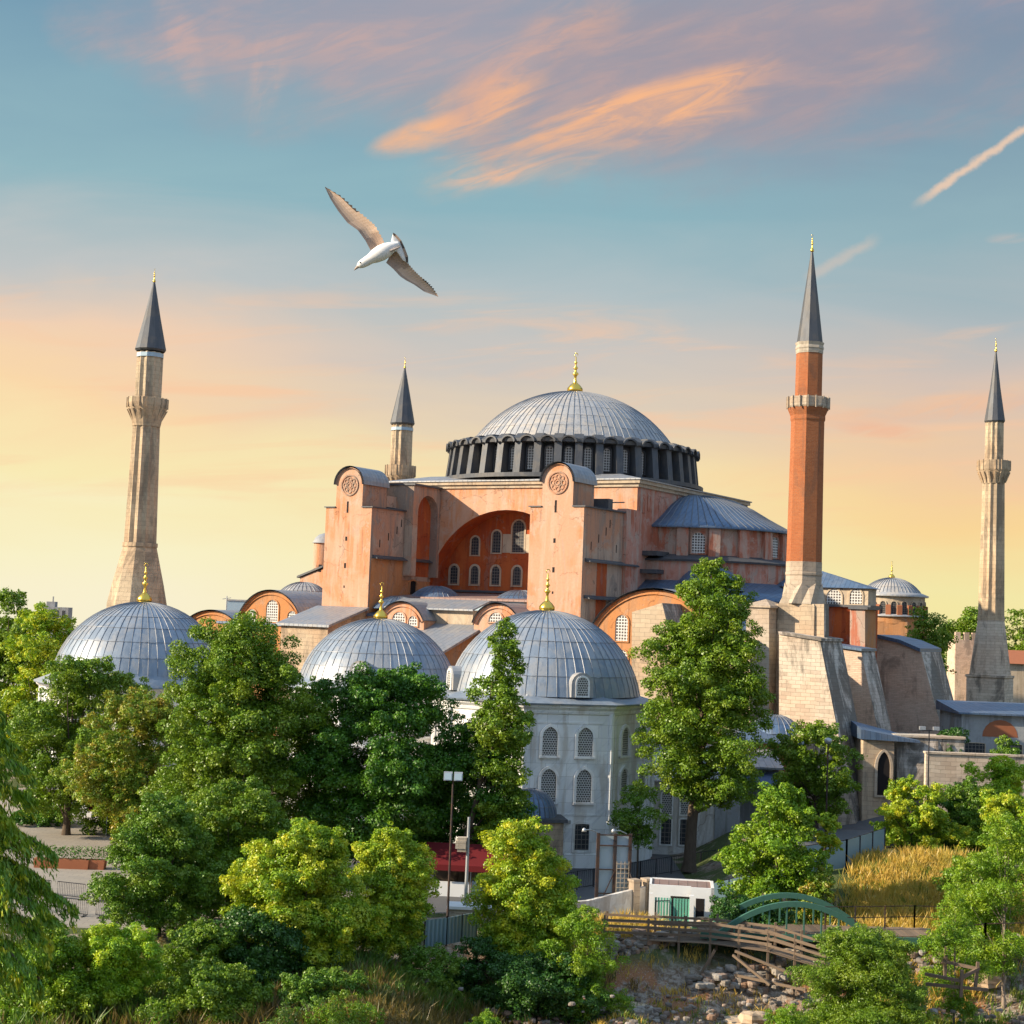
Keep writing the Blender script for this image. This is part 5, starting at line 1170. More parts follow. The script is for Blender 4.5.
    # red stall far right
    a = gnd(850, 812, .2); r = thing('red_stall', 'small red vending stall on the road below the battered wall', 'stall', (a.x, a.y, height(a.x, a.y)))
    mb = MB(); mb.box(-.8, .8, -.5, .5, 0, 1.7); mb.build('cabinet', 'red_canvas', r); mb = MB(); mb.box(-1, 1, -.7, .7, 1.7, 1.8); mb.build('roof', 'white_paint', r); mb = MB(); mb.box(-.6, .6, -.55, -.5, .5, 1.4); mb.build('shelf_front', 'cream_stone', r)
    # flat stone shelter base near the poles
    a = gnd(468, 920); r = thing('stone_plinth', 'pale low plinth at the foot of the equipment pole', 'plinth', (a.x, a.y, 0)); mb = MB(); mb.box(-1.4, 1.5, .3, 2, 0, .7); mb.build('block', 'cream_stone', r); mb = MB(); mb.box(-1.6, 1.7, .1, 2.2, .7, .9); mb.build('cap', 'white_paint', r)

    # ---- green arched footbridge
    D0 = 110.0
    A = at(708, 926, D0 - 1.2); Bq = at(884, 938, D0 - 1.2); L = Bq.x - A.x; zd = at(790, 930, D0).z
    r = thing('footbridge', 'green steel footbridge with two low arches over the excavation', 'bridge', (A.x, D0 - 1.2, zd), R_(3))
    apex = at(800, 905, D0 - 1.2).z - zd
    for yy, sh in ((0, 0), (3.4, .3)):
        pts = [(L * i / 20 + sh, yy, -.9 + (apex + .9) * (1 - (2 * i / 20 - 1) ** 2)) for i in range(21)]
        mb = MB()
        for p, q in zip(pts[:-1], pts[1:]): mb.bar(p, Vector(q) + (Vector(q) - Vector(p)) * .02,   .24, .36)
        ar = mb.build('arch', 'green_paint', r)
        for i in range(3, 18, 2):
            x, y, z = pts[i]; mb = MB(); mb.bar((x, yy, -.15), (x, yy, z), .10); mb.build('hanger', 'green_paint', ar)
    mb = MB(); mb.box(-.5, L + 4.5, -.1, .1, -.55, -.12); mb.box(-.5, L + 4.5, 3.3, 3.5, -.55, -.12); mb.build('girder', 'green_paint', r)
    mb = MB()
    n = int((L + 5) / .5)
    for i in range(n): mb.box(-.5 + .5 * i, -.03 + .5 * i, .1, 3.3, -.14, -.06 + .015 * (i % 3))
    mb.build('deck', 'old_timber', r)
    p0 = Vector((r.location.x + L * .70, D0 + .9, zd)); fence_run('bridge_railing', 'thin brown railing along the far end of the green footbridge', 'railing', [p0, p0 + Vector((6.5, 1.2, .1)), p0 + Vector((11, 1.5, .1))], 1.5, 2.1, mats=('rust_iron', 'rust_iron'), rails=(1.0, .5))
    # ---- timber walkway over the pit
    def W_(px, py, D): return at(px, py, D)
    path = [W_(604, 938, 110), W_(648, 940, 109.5), W_(710, 943, 108), W_(768, 951, 106.5), W_(822, 968, 105)]
    r = thing('timber_walkway', 'weathered timber walkway on stilts with plank railings over the ruins', 'walkway', path[0]); o = path[0]; P = [p - o for p in path]
    dk = MB(); rnd = random.Random(5)
    for a, b in zip(P[:-1], P[1:]):
        d = b - a; L = d.length; d.normalize(); n_ = Vector((-d.y, d.x, 0)).normalized()
        for j in range(6): dk.bar(a + n_ * (.3 * j) - d * .1, b + n_ * (.3 * j) + d * .15 + ZU * .02 * (j % 2), .27, .07)
    dk.build('deck', 'old_timber', r)
    for side in (0, 1.8):
        for f in (.42, .82, 1.28):
            mb = MB()
            for a, b in zip(P[:-1], P[1:]):
                d = (b - a).normalized(); n_ = Vector((-d.y, d.x, 0)).normalized()
                mb.bar(a + n_ * (side - .05) + ZU * (f + rnd.uniform(-.05, .05)) - d * .2, b + n_ * (side - .05) + ZU * (f + rnd.uniform(-.05, .05)) + d * .25, .07, .16)
            mb.build('rail', 'old_timber', r)
        for a, b in zip(P[:-1], P[1:]):
            d = b - a; k = max(1, round(d.length / 2.1)); n_ = Vector((-d.y, d.x, 0)).normalized()
            for i in range(k):
                q = a + d * i / k + n_ * side; wq = o + q; zg = height(wq.x, wq.y) - o.z - .2
                mb = MB(); mb.bar((q.x, q.y, zg), q + ZU * (1.4 + rnd.uniform(0, .25)), .15); mb.build('post', 'old_timber', r)
    for (a, b) in (((735, 951, 106), (824, 987, 103.5)), ((733, 955, 106), (770, 985, 104)), ((715, 950, 107), (700, 975, 107)), ((735, 975, 106.5), (806, 990, 103))):
        mb = MB(); mb.bar(W_(*a) - o, W_(*b) - o, .16); mb.build('brace', 'old_timber', r)
    # rail frames on the right slope
    r = thing('timber_handrail', 'broken timber handrail with leaning posts right of the big leafy bush', 'handrail', at(920, 985, 100)); o = r.location
    for nm, a, b in (('post', (946, 946, 100), (945, 976, 100)), ('post', (978, 962, 99), (975, 990, 99)), ('post', (962, 970, 98.5), (961, 997, 98.5)), ('rail', (942, 961, 100), (979, 969, 99)), ('rail', (960, 979, 98.5), (979, 968, 99)),
                     ('rail', (921, 960, 101), (950, 950, 100)), ('rail', (925, 974, 99.5), (962, 981, 98.5)), ('rail', (926, 984, 99.5), (988, 990, 98))):
        mb = MB(); mb.bar(at(*a) - o, at(*b) - o, .18); mb.build(nm, 'old_timber', r)
    fence_run('slope_railing', 'brown rail fence on the grassy slope at the right edge', 'railing', [at(946, 949, 103), at(985, 944, 104), at(1030, 943, 104)], 1.3, 2.3, mats=('rust_iron', 'rust_iron'), rails=(1.0,), post_w=.14)

    # ---- stones of the dig
    rnd = random.Random(11)
    def rock(c, sx, sy, sz, seed, squared=.5):
        rn = random.Random(seed); mb = MB(); n1, n2 = 7, 9; V = []; 
        for i in range(n1 + 1):
            for j in range(n2):
                th = math.pi * i / n1; ph = 2 * math.pi * j / n2; v = Vector((math.sin(th) * math.cos(ph), math.sin(th) * math.sin(ph), math.cos(th)))
                m = max(abs(v.x), abs(v.y), abs(v.z)); v = v.lerp(v / m, squared); q = 1 + rn.uniform(-.10, .10)
                V.append((v.x * sx * q, v.y * sy * q, v.z * sz * q))
        mb.add(V, [(i * n2 + j, (i + 1) * n2 + j, (i + 1) * n2 + (j + 1) % n2, i * n2 + (j + 1) % n2) for i in range(n1) for j in range(n2)]); return mb
    for (px, py, sx, sz, lab) in ((582, 995, .75, .55, 'squared pale stone block on the rim of the dig'), (640, 1003, .8, .4, 'rounded pale boulder right of the squared stone block'), (622, 1004, .45, .35, 'small pale boulder between the squared block and the larger boulder'),
                                  (742, 1004, 1.3, .16, 'flat pale stone slab lying in the pit'), (768, 986, .9, .5, 'broken masonry lump under the walkway braces'), (755, 1016, 1.0, .5, 'large pale boulder beside the leafy bush at the pit edge'),
                                  (790, 985, .6, .4, 'grey boulder below the end of the timber walkway'), (700, 972, .9, .5, 'stone block in the shade below the walkway'), (1012, 985, .8, .6, 'white boulder on the slope at the right edge'),
                                  (655, 965, .9, .5, 'dark stone near the walkway posts at the left end'), (985, 1003, 1.3, .5, 'weathered ledge stone in front of the broken handrail'), (690, 1020, .7, .3, 'low stone at the bottom of the dig')):
        p = gnd(px, py, -2.4 if px > 560 else -1)
        for _ in range(6): p = gnd(px, py, height(p.x, p.y) + sz * .4)
        o = rock(None, sx, sx * .8, sz, px).build('boulder' if 'block' not in lab else 'stone_block', 'pale_ashlar'); o.location = (p.x, p.y, height(p.x, p.y) + sz * .35); o.rotation_euler[2] = rnd.uniform(0, 3); o.rotation_euler[0] = rnd.uniform(-.12, .12); tag(o, lab, 'stone')
    # ruined wall footings
    for (pa, pb, hh, lab) in (((600, 985), (700, 978), .9, 'ruined rubble wall footing in the middle of the dig'), ((690, 998), (790, 996), .8, 'ruined brick footing beside the flat slab'), ((880, 1000), (1020, 996), 1.0, 'ruined stone ledge below the broken handrail'), ((540, 1010), (660, 1014), .5, 'low rubble footing along the front of the dig')):
        a, b = gnd(*pa, -2.6), gnd(*pb, -2.6); d = b - a; mb = MB(); rn = random.Random(pa[0]); n_ = 60; nn = Vector((-d.y, d.x, 0)).normalized()
        for lay in range(3):
            for i in range(n_):
                if lay and rn.random() < .25 * lay: continue
                p = a + d * (i + rn.random()) / n_ + nn * rn.uniform(-.7, .9); s_ = rn.uniform(.16, .34); z = height(p.x, p.y) + lay * hh / 3
                q = rock(None, s_ * 1.3, s_, s_ * .7, rn.randint(0, 9999), .7); an = rn.uniform(0, 3.1); ca, sa = math.cos(an), math.sin(an)
                mb.add([(p.x + v[0] * ca - v[1] * sa, p.y + v[0] * sa + v[1] * ca, z + v[2]) for v in q.v], q.f)
        tag(mb.build('ruined_wall', 'rubble_stone'), lab, 'ruin')
    # loose rubble
    mb = MB(); rn = random.Random(3)
    for i in range(2600):
        px, py = rn.uniform(380, 1040), rn.uniform(955, 1040); p = gnd(px, py, -2.6)
        for _ in range(4): p = gnd(px, py, height(p.x, p.y))
        s_ = rn.choice((.06, .09, .12, .17)) * rn.uniform(.7, 1.4); q = rock(None, s_ * 1.3, s_, s_ * .8, i, .4)
        mb.add([(p.x + v[0], p.y + v[1], p.z + v[2] + s_ * .2) for v in q.v], q.f)
    tag(mb.build('rubble', 'rubble_stone'), 'loose stones scattered over the excavation floor', 'rubble', kind='stuff')
def rub(t):
    isl = t.n('ShaderNodeNewGeometry').outputs['Random Per Island']; n = t.noise(obj_co(t), 4.0, 5, .65)
    c = t.ramp(isl, [(0, (.15, .12, .10)), (.35, (.30, .26, .21)), (.62, (.42, .38, .33)), (.82, (.36, .19, .10)), (1, (.22, .20, .19))])
    return pbsdf(t, t.mix(t.m('MULTIPLY', n, .7), c, (.12, .10, .085, 1)), .95, bump=n, strength=.6)
material('rubble_stone', rub)

# ------------------------------------------------------------------ foliage
def leaf_cloud(clumps, per, size, seed, flat=.75, aspect=.62, droop=0.0, upb=.35):
    """clumps: (centre, radius, vertical radius) -> arrays of leaf quads on and inside each clump"""
    rg = np.random.default_rng(seed); Vs = []
    for c, r, rz in clumps:
        n = max(8, int(per * (r * r + .02)))
        d = rg.normal(size=(n, 3)); d[:, 2] += .25; d /= np.linalg.norm(d, axis=1)[:, None]
        rad = rg.uniform(.35, 1.0, n) ** .55 * (1 + rg.normal(0, .10, n)); p = np.array(c) + d * rad[:, None] * np.array([r, r, rz])
        nr = d * .75 + rg.normal(size=(n, 3)) * .55; nr[:, 2] += upb; nr /= np.linalg.norm(nr, axis=1)[:, None]
        t = np.cross(nr, rg.normal(size=(n, 3))); t /= np.linalg.norm(t, axis=1)[:, None]; t[:, 2] -= droop; t /= np.linalg.norm(t, axis=1)[:, None]
        b = np.cross(nr, t); s = size * rg.uniform(.6, 1.35, n)[:, None]
        a_, b_ = t * s * .5, b * s * .5 * aspect
        Vs.append(np.stack([p - a_, p + b_ + nr * s * .08, p + a_, p - b_ + nr * s * .08], 1).reshape(-1, 3))
    V = np.concatenate(Vs); return V, len(V) // 4
def leaf_obj(name, V, nq, mat, parent=None):
    me = bpy.data.meshes.new(name); n = len(V)
    me.vertices.add(n); me.vertices.foreach_set('co', V.astype(np.float32).ravel())
    me.loops.add(nq * 4); me.loops.foreach_set('vertex_index', np.arange(nq * 4, dtype=np.int32))
    me.polygons.add(nq); me.polygons.foreach_set('loop_start', np.arange(0, nq * 4, 4, dtype=np.int32))
    try: me.polygons.foreach_set('loop_total', np.full(nq, 4, np.int32))
    except Exception: pass
    me.materials.append(MATS[mat]); me.update(calc_edges=True); me.validate()
    o = bpy.data.objects.new(name, me); COL.objects.link(o)
    if parent: o.parent = parent
    return o

NLEAF = 0
def tree(name, label, px, pyT, pyB, wpx, D, mat, seed, nc=46, leafsz=.30, dens=1.0, crown0=.25, prof='round', trunk=.28, cr=.17, cat='tree', lean=0.0, bark='bark', zb=None, group=None, depth=.9, full=1.0, gap=0.0, trunkpx=None, aspect=.62, limbs=14):
    """tapered trunk; boughs spread through an uneven crown, each bough carrying many small leaf clumps"""
    rn = random.Random(seed); k = D / F_PX; leafsz *= .72
    base = at(px, pyB, D); z0 = height(base.x, D) if zb is None else zb
    top = at(px, pyT, D).z; H = top - z0; Wd = wpx * k / 2; x0 = base.x
    tx = at(trunkpx, pyB, D).x - x0 if trunkpx else 0.0
    r = thing(name, label, cat, (x0 + tx, D, z0), 0, group)
    cb = H * crown0; CH = H - cb; boughs = []
    def rad(f):
        if prof == 'round': return max(0, 1 - (2 * f - 1) ** 2) ** .42
        if prof == 'egg': return max(0, math.sin(math.pi * min(1, f ** .7))) ** .6
        if prof == 'dome': return max(0, 1 - f ** 2.4) ** .5
        if prof == 'cone': return max(.05, (1 - f) ** .7) * min(1, f * 5 + .5)
        if prof == 'tall': return (max(0, math.sin(math.pi * f ** .85)) ** .45) * (1 - .35 * f)
        return 1
    nb = max(6, int(nc * .34)); br0 = 1.05 * (Wd * Wd * CH / nb) ** (1 / 3) * .9
    lob = [(rn.uniform(0, 6.28), rn.uniform(0, 1), rn.uniform(-.22, .16)) for _ in range(6)]
    best = []
    for b in range(nb):                       # best-candidate spreading keeps boughs apart
        cand = None
        for _ in range(12):
            f = rn.random(); a = rn.uniform(0, 6.283); q = rn.random() ** .5
            R0 = rad(f) * Wd * (1 + sum(w * math.exp(-((f - ff) / .22) ** 2) * math.cos(a - aa) for aa, ff, w in lob))
            s = full * br0 * rn.uniform(.80, 1.32) * (.62 + .38 * min(1, R0 / Wd)); s = min(s, Wd * .75)
            rr = max(0, R0 - s * .62) * q; z = min(max(cb + CH * f, cb + s * .5), H - s * .72)
            c = Vector((rr * math.cos(a) - tx + lean * f * Wd, rr * math.sin(a) * depth, z))
            dmin = min([((c - o[0]).length - .4 * (s + o[1])) for o in boughs] + [9])
            if cand is None or dmin > cand[0]: cand = (dmin, c, s)
        boughs.append((cand[1], cand[2]))
    cl = []
    for c, s in boughs:
        if gap and rn.random() < gap * .5: continue
        m = max(9, int(19 * rn.uniform(.8, 1.2)))
        for _ in range(m):
            d = Vector((rn.gauss(0, 1), rn.gauss(0, 1), rn.gauss(.25, .8))).normalized(); q = s * rn.uniform(.45, .98); cs = s * rn.uniform(.15, .34)
            cl.append(((c.x + d.x * q, c.y + d.y * q, c.z + d.z * q * .72), cs, cs * .72))
        cl.append(((c.x, c.y, c.z), s * .6, s * .45))
    global NLEAF
    V, n = leaf_cloud(cl, 17 * dens / leafsz ** 2, leafsz, seed, aspect=aspect)
    NLEAF += n
    leaf_obj('crown', V, n, mat, r)
    mb = MB(); tr = trunk; fork = cb + CH * .22
    mb.tube([(0, 0, -.3), (.03, 0, .5), (-tx * .1, .05, cb * .6 + .4), (-tx * .5, 0, fork), (-tx * .8 + lean * .3 * Wd, .1, cb + CH * .8)], [tr * 1.5, tr * 1.1, tr * .95, tr * .7, tr * .12], 9)
    for c, s in rn.sample(boughs, min(limbs, len(boughs))):
        h0 = cb * .8 + (fork - cb * .8) * rn.random() + max(0, c.z - fork) * .3
        p0 = Vector((lean * .2 * Wd - tx * .5 * min(1, h0 / (fork + .1)), 0, h0)); p1 = p0.lerp(c, .5) + Vector((0, 0, -.05 * (c - p0).length + .2))
        mb.tube([p0, p1, c], [tr * .34, tr * .2, tr * .05], 5, cap=False)
    mb.build('trunk', bark, r); return r

def cedar():
    """old conifer at the left edge with drooping boughs"""
    D = 76; k = D / F_PX; base = at(-46, 1010, D); r = thing('cedar_tree', 'dark cedar with drooping boughs at the left edge', 'tree', (base.x, D, height(base.x, D))); H = at(-46, 680, D).z - r.location.z
    rn = random.Random(4); rg = np.random.default_rng(4); mb = MB(); mb.tube([(0, 0, -.2), (0, 0, H * .5), (0, 0, H)], [.4, .28, .05], 8); Vs = []
    for i in range(46):
        f = .30 + .70 * i / 46; z = H * f; a = i * 2.4; L = (5.4 * (1 - f) ** .45 + .6) * rn.uniform(.7, 1.1)
        if i in (3, 9, 14, 17, 22): a = rn.uniform(-.5, .3); L *= 1.15
        d = Vector((math.cos(a), math.sin(a), 0)); pts = [d * (L * t) + Vector((0, 0, z + .10 * L * t - .42 * L * t * t)) for t in (0, .35, .7, 1)]
        mb.tube(pts, [.10, .07, .04, .015], 5, cap=False)
        n = int(300 * L); t = rg.uniform(.12, 1.02, n); wdt = (.75 * np.sin(np.pi * np.clip(t, 0, 1)) + .15)
        side = rg.normal(0, .62, n) * wdt; hang = rg.exponential(.24, n) * (.5 + t * .8) ; hang = np.minimum(hang, 1.1)
        px = d.x * L * t - d.y * side; py = d.y * L * t + d.x * side; pz = z + .10 * L * t - .42 * L * t * t - hang - np.abs(side) * .25 + .08
        p = np.stack([px, py, pz], 1); s = rg.uniform(.10, .26, n)[:, None]
        ax = np.stack([rg.normal(0, .35, n) + d.x * .35, rg.normal(0, .35, n) + d.y * .35, -np.ones(n) * .9], 1); ax /= np.linalg.norm(ax, axis=1)[:, None]
        b = np.cross(ax, rg.normal(size=(n, 3))); b /= np.linalg.norm(b, axis=1)[:, None]
        Vs.append(np.stack([p - ax * s, p + b * s * .22, p + ax * s, p - b * s * .22], 1).reshape(-1, 3))
    V = np.concatenate(Vs); leaf_obj('crown', V, len(V) // 4, 'leaf_cedar', r); mb.build('trunk', 'bark', r)

def grass(name, label, poly_px, n, h, mat, seed, zfun=height, wid=.05, cat='grass', bend=.35, z0=0.0):
    """blades over the ground seen inside a pixel quad (converted to ground points)"""
    rg = np.random.default_rng(seed); g = []
    for px, py in poly_px:
        p = gnd(px, py, z0)
        for _ in range(8): p = gnd(px, py, zfun(p.x, p.y))
        g.append((p.x, p.y))
    a, b, c, d = [np.array(q) for q in g]
    u = rg.random(n)[:, None]; v = rg.random(n)[:, None]; P = (a * (1 - u) + b * u) * (1 - v) + (d * (1 - u) + c * u) * v
    P += rg.normal(0, .9, P.shape) * np.array([1.3, .7])
    # tufts
    nt = max(8, n // 26); tc = P[:nt]; idx = rg.integers(0, nt, n); m = rg.random(n) < .75
    P[m] = tc[idx[m]] + rg.normal(0, .22, (m.sum(), 2)); th = rg.uniform(.55, 1.15, nt)[idx]
    Z = np.array([zfun(x, y) for x, y in P]); hh = h * th * rg.uniform(.6, 1.2, n)
    an = rg.uniform(0, 6.28, n); le = rg.normal(0, bend, (n, 2)) * hh[:, None]
    base = np.stack([P[:, 0], P[:, 1], Z - .05], 1); tip = np.stack([P[:, 0] + le[:, 0], P[:, 1] + le[:, 1], Z + hh], 1); mid = base * .45 + tip * .55; mid[:, :2] -= le * .18
    w = np.stack([np.cos(an), np.sin(an), np.zeros(n)], 1) * wid
    V = np.stack([base - w * .5, mid - w * .6, tip, mid + w * .6], 1).reshape(-1, 3)
    o = leaf_obj(name, V, n, mat); tag(o, label, cat, kind='stuff'); return o

def planting():
    T = tree
    # far trees
    T('tree', 'green tree at the far left horizon, half cut off by the picture edge', 2, 584, 730, 84, 200, 'leaf_mid', 1, 60, .5, 1, .05)
    T('tree', 'yellow green tree left of the western tomb dome on the skyline', 44, 604, 730, 92, 190, 'leaf_gold', 2, 64, .46, 1, .05)
    T('tree', 'round green tree behind the stone retaining wall near the distant church', 922, 606, 690, 62, 250, 'leaf_mid', 3, 34, .55, .8, .1, zb=8)
    T('tree', 'green tree on the skyline just left of the fluted minaret', 968, 606, 690, 70, 290, 'leaf_mid', 4, 36, .6, .8, .1, zb=8)
    T('tree', 'dark green tree on the skyline at the right edge', 1022, 606, 700, 66, 285, 'leaf_mid', 5, 36, .6, .8, .1, zb=6)
    # left group
    T('tree', 'mid green tree under the western tomb dome', 66, 652, 830, 150, 150, 'leaf_mid', 6, 90, .34, 1, .08, trunk=.35)
    T('chestnut_tree', 'round chestnut with rusty flower heads between two greener trees', 132, 688, 828, 128, 141, 'leaf_rust', 7, 90, .28, 1.1, .05, cr=.15)
    T('plane_tree', 'tall light green tree in front of the western gables', 234, 612, 840, 158, 128, 'leaf_mid', 108, 140, .29, 1, .04, 'round', trunk=.3, full=1.12, gap=.1, bark='pale_bark')
    T('plane_tree', 'broad deep green tree hiding the middle tomb', 378, 662, 850, 190, 131, 'leaf_deep', 9, 130, .32, 1.1, .07, cr=.15, trunk=.4)
    T('tree', 'slim leaning tree with an open crown in front of the octagonal tomb', 496, 616, 838, 86, 128, 'leaf_mid', 10, 70, .29, 1, .16, 'tall', cr=.17, trunkpx=457, trunk=.3)
    T('tree', 'dense low green tree below the slim leaning one', 490, 706, 838, 88, 130, 'leaf_deep', 11, 56, .32, 1, .06, cr=.19)
    T('plane_tree', 'great plane tree with stout trunk right of the octagonal tomb', 704, 556, 838, 140, 141, 'leaf_mid', 12, 170, .31, 1, .19, 'egg', trunk=.52, cr=.13, trunkpx=690, gap=.12, full=1.08)
    T('tree', 'leafy tree filling the gap between the tall light plane tree and the broad deep one', 306, 676, 850, 80, 134, 'leaf_mid', 51, 56, .3, 1, .04, trunk=.2)
    T('tree', 'low shaded tree under the broad deep green plane tree', 430, 742, 850, 84, 136, 'leaf_deep', 52, 44, .32, 1.1, .03, trunk=.2)
    T('tree', 'small green tree right of the beige house, below the rusty chestnut', 190, 740, 850, 90, 134, 'leaf_mid', 53, 56, .3, 1, .04, trunk=.2)
    T('tree', 'round green tree behind the street lamp below the stone wall', 815, 722, 835, 98, 152, 'leaf_mid', 13, 64, .32, 1, .08)
    T('tree', 'bright green ash tree beside the railing and the gatehouse', 778, 780, 900, 112, 119, 'leaf_bright', 14, 80, .27, 1, .12, 'dome', cr=.16)
    T('young_tree', 'young thin tree with sparse leaves in front of the tomb wall', 638, 780, 850, 58, 138, 'leaf_olive', 15, 26, .26, .7, .3, trunk=.09, cr=.17)
    T('topiary_tree', 'small globe shaped tree on a bare stem by the hoarding', 824, 811, 872, 30, 121, 'leaf_gold', 16, 22, .2, 1.2, .5, trunk=.13, cr=.28, bark='pale_bark')
    T('bush', 'dense olive green bush with yellow side above the golden grass', 910, 776, 872, 86, 138, 'leaf_gold', 17, 64, .25, 1.1, .0, 'dome', trunk=.15, cr=.17, cat='bush')
    T('bush', 'dark green bush right of the olive bush', 950, 784, 870, 60, 142, 'leaf_deep', 18, 30, .28, 1.1, .0, 'dome', trunk=.12, cat='bush')
    T('bush', 'yellow topped bush below the lunette house at the right edge', 1000, 752, 856, 78, 146, 'leaf_yellow', 19, 50, .28, 1.1, .0, 'dome', trunk=.15, cat='bush')
    T('bush', 'small yellow bush with dry red twigs below the boundary wall', 970, 762, 850, 34, 144, 'leaf_yellow', 20, 26, .25, .7, .05, 'tall', trunk=.1, cat='bush', bark='pale_bark')
    T('bush', 'rusty spiky plant at the foot of the globe shaped tree', 822, 866, 902, 48, 117, 'leaf_rust', 21, 24, .22, 1, .0, 'dome', trunk=.08, cat='bush')
    T('ash_tree', 'feathery green tree on the right slope', 1004, 814, 952, 96, 106, 'leaf_bright', 22, 66, .22, .8, .15, trunk=.12, cr=.15, bark='pale_bark', gap=.2, aspect=.4)
    T('ash_tree', 'small feathery tree left of the right slope tree, above the broken handrail', 955, 890, 962, 64, 101, 'leaf_bright', 23, 38, .2, .9, .1, trunk=.08, bark='pale_bark', aspect=.4)
    # middle foreground
    T('laurel_tree', 'golden lit laurel left of the plastered wall, with pointed top', 522, 810, 950, 112, 106, 'leaf_gold', 24, 90, .22, 1.15, .05, 'egg', cr=.15, trunk=.16, full=1.3)
    T('laurel_tree', 'golden lit laurel with forked pale stem left of the kiosk', 388, 822, 962, 96, 104, 'leaf_gold', 25, 90, .22, 1.1, .08, 'egg', cr=.15, trunk=.14, bark='pale_bark', full=1.3)
    T('laurel_tree', 'largest laurel with golden crown over dark green sides', 294, 818, 1000, 152, 99, 'leaf_gold', 26, 170, .22, 1.15, .0, 'egg', cr=.13, trunk=.25, full=1.3)
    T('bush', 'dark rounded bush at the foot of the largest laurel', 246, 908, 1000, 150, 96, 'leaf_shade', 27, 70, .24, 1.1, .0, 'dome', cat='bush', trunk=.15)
    T('tree', 'dark green spreading tree beside the plaza barriers', 156, 792, 962, 136, 106, 'leaf_olive', 28, 100, .23, .95, .02, 'egg', cr=.14, trunk=.2)
    T('tree', 'fresh green bushy tree right of the dark spreading tree', 226, 776, 935, 146, 112, 'leaf_mid', 29, 110, .25, 1, .08, 'dome', cr=.14, trunk=.2)
    T('bush', 'bright fresh green bush in the lower left corner', 34, 914, 1040, 118, 87, 'leaf_bright', 30, 66, .2, 1, .0, 'dome', cat='bush', trunk=.1)
    T('bush', 'globe shaped bush with yellow top in the lower left corner', 110, 922, 1040, 90, 88, 'leaf_yellow', 31, 60, .17, 1.1, .05, 'round', cat='bush', trunk=.12, cr=.18, full=1.3)
    T('bush', 'grey green bush between the yellow topped globe and the largest laurel', 194, 918, 1010, 96, 93, 'leaf_mid', 32, 54, .21, 1.1, .0, 'dome', cat='bush', trunk=.1)
    T('bush', 'small leafy tree bush with bright fronds on the rim of the dig', 586, 902, 996, 98, 101, 'leaf_bright', 33, 52, .2, .9, .05, 'dome', cat='bush', trunk=.09, aspect=.4)
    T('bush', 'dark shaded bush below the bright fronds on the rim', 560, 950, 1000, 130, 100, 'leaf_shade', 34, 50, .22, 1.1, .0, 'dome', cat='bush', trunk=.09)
    T('bush', 'big leafy sumac bush in front of the timber walkway', 864, 926, 1035, 146, 97, 'leaf_mid', 35, 120, .2, 1.1, .0, 'dome', cat='bush', trunk=.1, aspect=.36, cr=.13, full=1.25)
    T('bush', 'green weeds clump at the bottom edge below the sumac bush', 880, 1010, 1040, 70, 93, 'leaf_mid', 36, 34, .17, 1, .0, 'dome', cat='bush', trunk=.05, aspect=.4)
    T('bush', 'low green clump at the bottom edge left of the sumac bush', 788, 1004, 1036, 60, 93, 'leaf_bright', 37, 26, .17, 1, .0, 'dome', cat='bush', trunk=.05, aspect=.4)
    T('bush', 'tiny bright clump at the bottom edge of the dig', 486, 1012, 1036, 56, 94, 'leaf_bright', 38, 20, .15, 1, .0, 'dome', cat='bush', trunk=.05)
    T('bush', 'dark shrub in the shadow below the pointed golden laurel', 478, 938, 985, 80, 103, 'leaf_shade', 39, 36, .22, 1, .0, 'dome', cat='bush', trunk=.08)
    T('bush', 'tall weed clump in front of the corrugated fence', 424, 940, 990, 84, 102, 'leaf_olive', 40, 36, .2, .8, .0, 'dome', cat='bush', trunk=.06)
    T('bush', 'low dark hedge like shrub behind the footbridge', 745, 896, 926, 110, 114, 'leaf_shade', 41, 40, .24, 1.1, .0, 'dome', cat='bush', trunk=.06)
    T('bush', 'dark hanging ivy bush at the foot of the lunette house', 950, 726, 762, 46, 173, 'leaf_shade', 42, 24, .3, 1, .0, 'dome', cat='bush', trunk=.06, zb=6)
    T('bush', 'green bush in front of the lunette house windows', 1006, 734, 764, 54, 170, 'leaf_olive', 43, 24, .3, 1, .0, 'dome', cat='bush', trunk=.06, zb=6)
    T('bush', 'green bush filling the slope under the right ash trees', 985, 850, 905, 90, 118, 'leaf_mid', 44, 40, .26, 1, .0, 'dome', cat='bush', trunk=.06)
    T('bush', 'dark leafy bush on the front bank below the largest laurel, nearest the bottom edge', 215, 962, 1050, 120, 88, 'leaf_mid', 61, 60, .2, 1, .0, 'dome', cat='bush', trunk=.08)
    T('bush', 'low olive bush on the front bank right of the dark leafy one', 318, 968, 1048, 110, 90, 'leaf_olive', 62, 50, .19, 1, .0, 'dome', cat='bush', trunk=.08)
    T('bush', 'sunlit bush under the yellow topped bush at the right edge', 1008, 790, 866, 80, 136, 'leaf_gold', 63, 50, .25, 1, .0, 'dome', cat='bush', trunk=.08)
    T('bush', 'tall shrub hiding the end of the boundary wall at the right edge', 968, 776, 866, 60, 140, 'leaf_olive', 64, 44, .25, 1, .0, 'dome', cat='bush', trunk=.08)
    T('bush', 'feathery low shrub between the two ash trees on the right slope', 974, 876, 944, 84, 109, 'leaf_bright', 65, 40, .2, .9, .0, 'dome', cat='bush', trunk=.06, aspect=.4)
    T('bush', 'low green shrubbery in front of the beige house, at the back of the left plaza', 44, 800, 850, 76, 157, 'leaf_deep', 71, 36, .3, 1, .0, 'dome', cat='bush', trunk=.08)
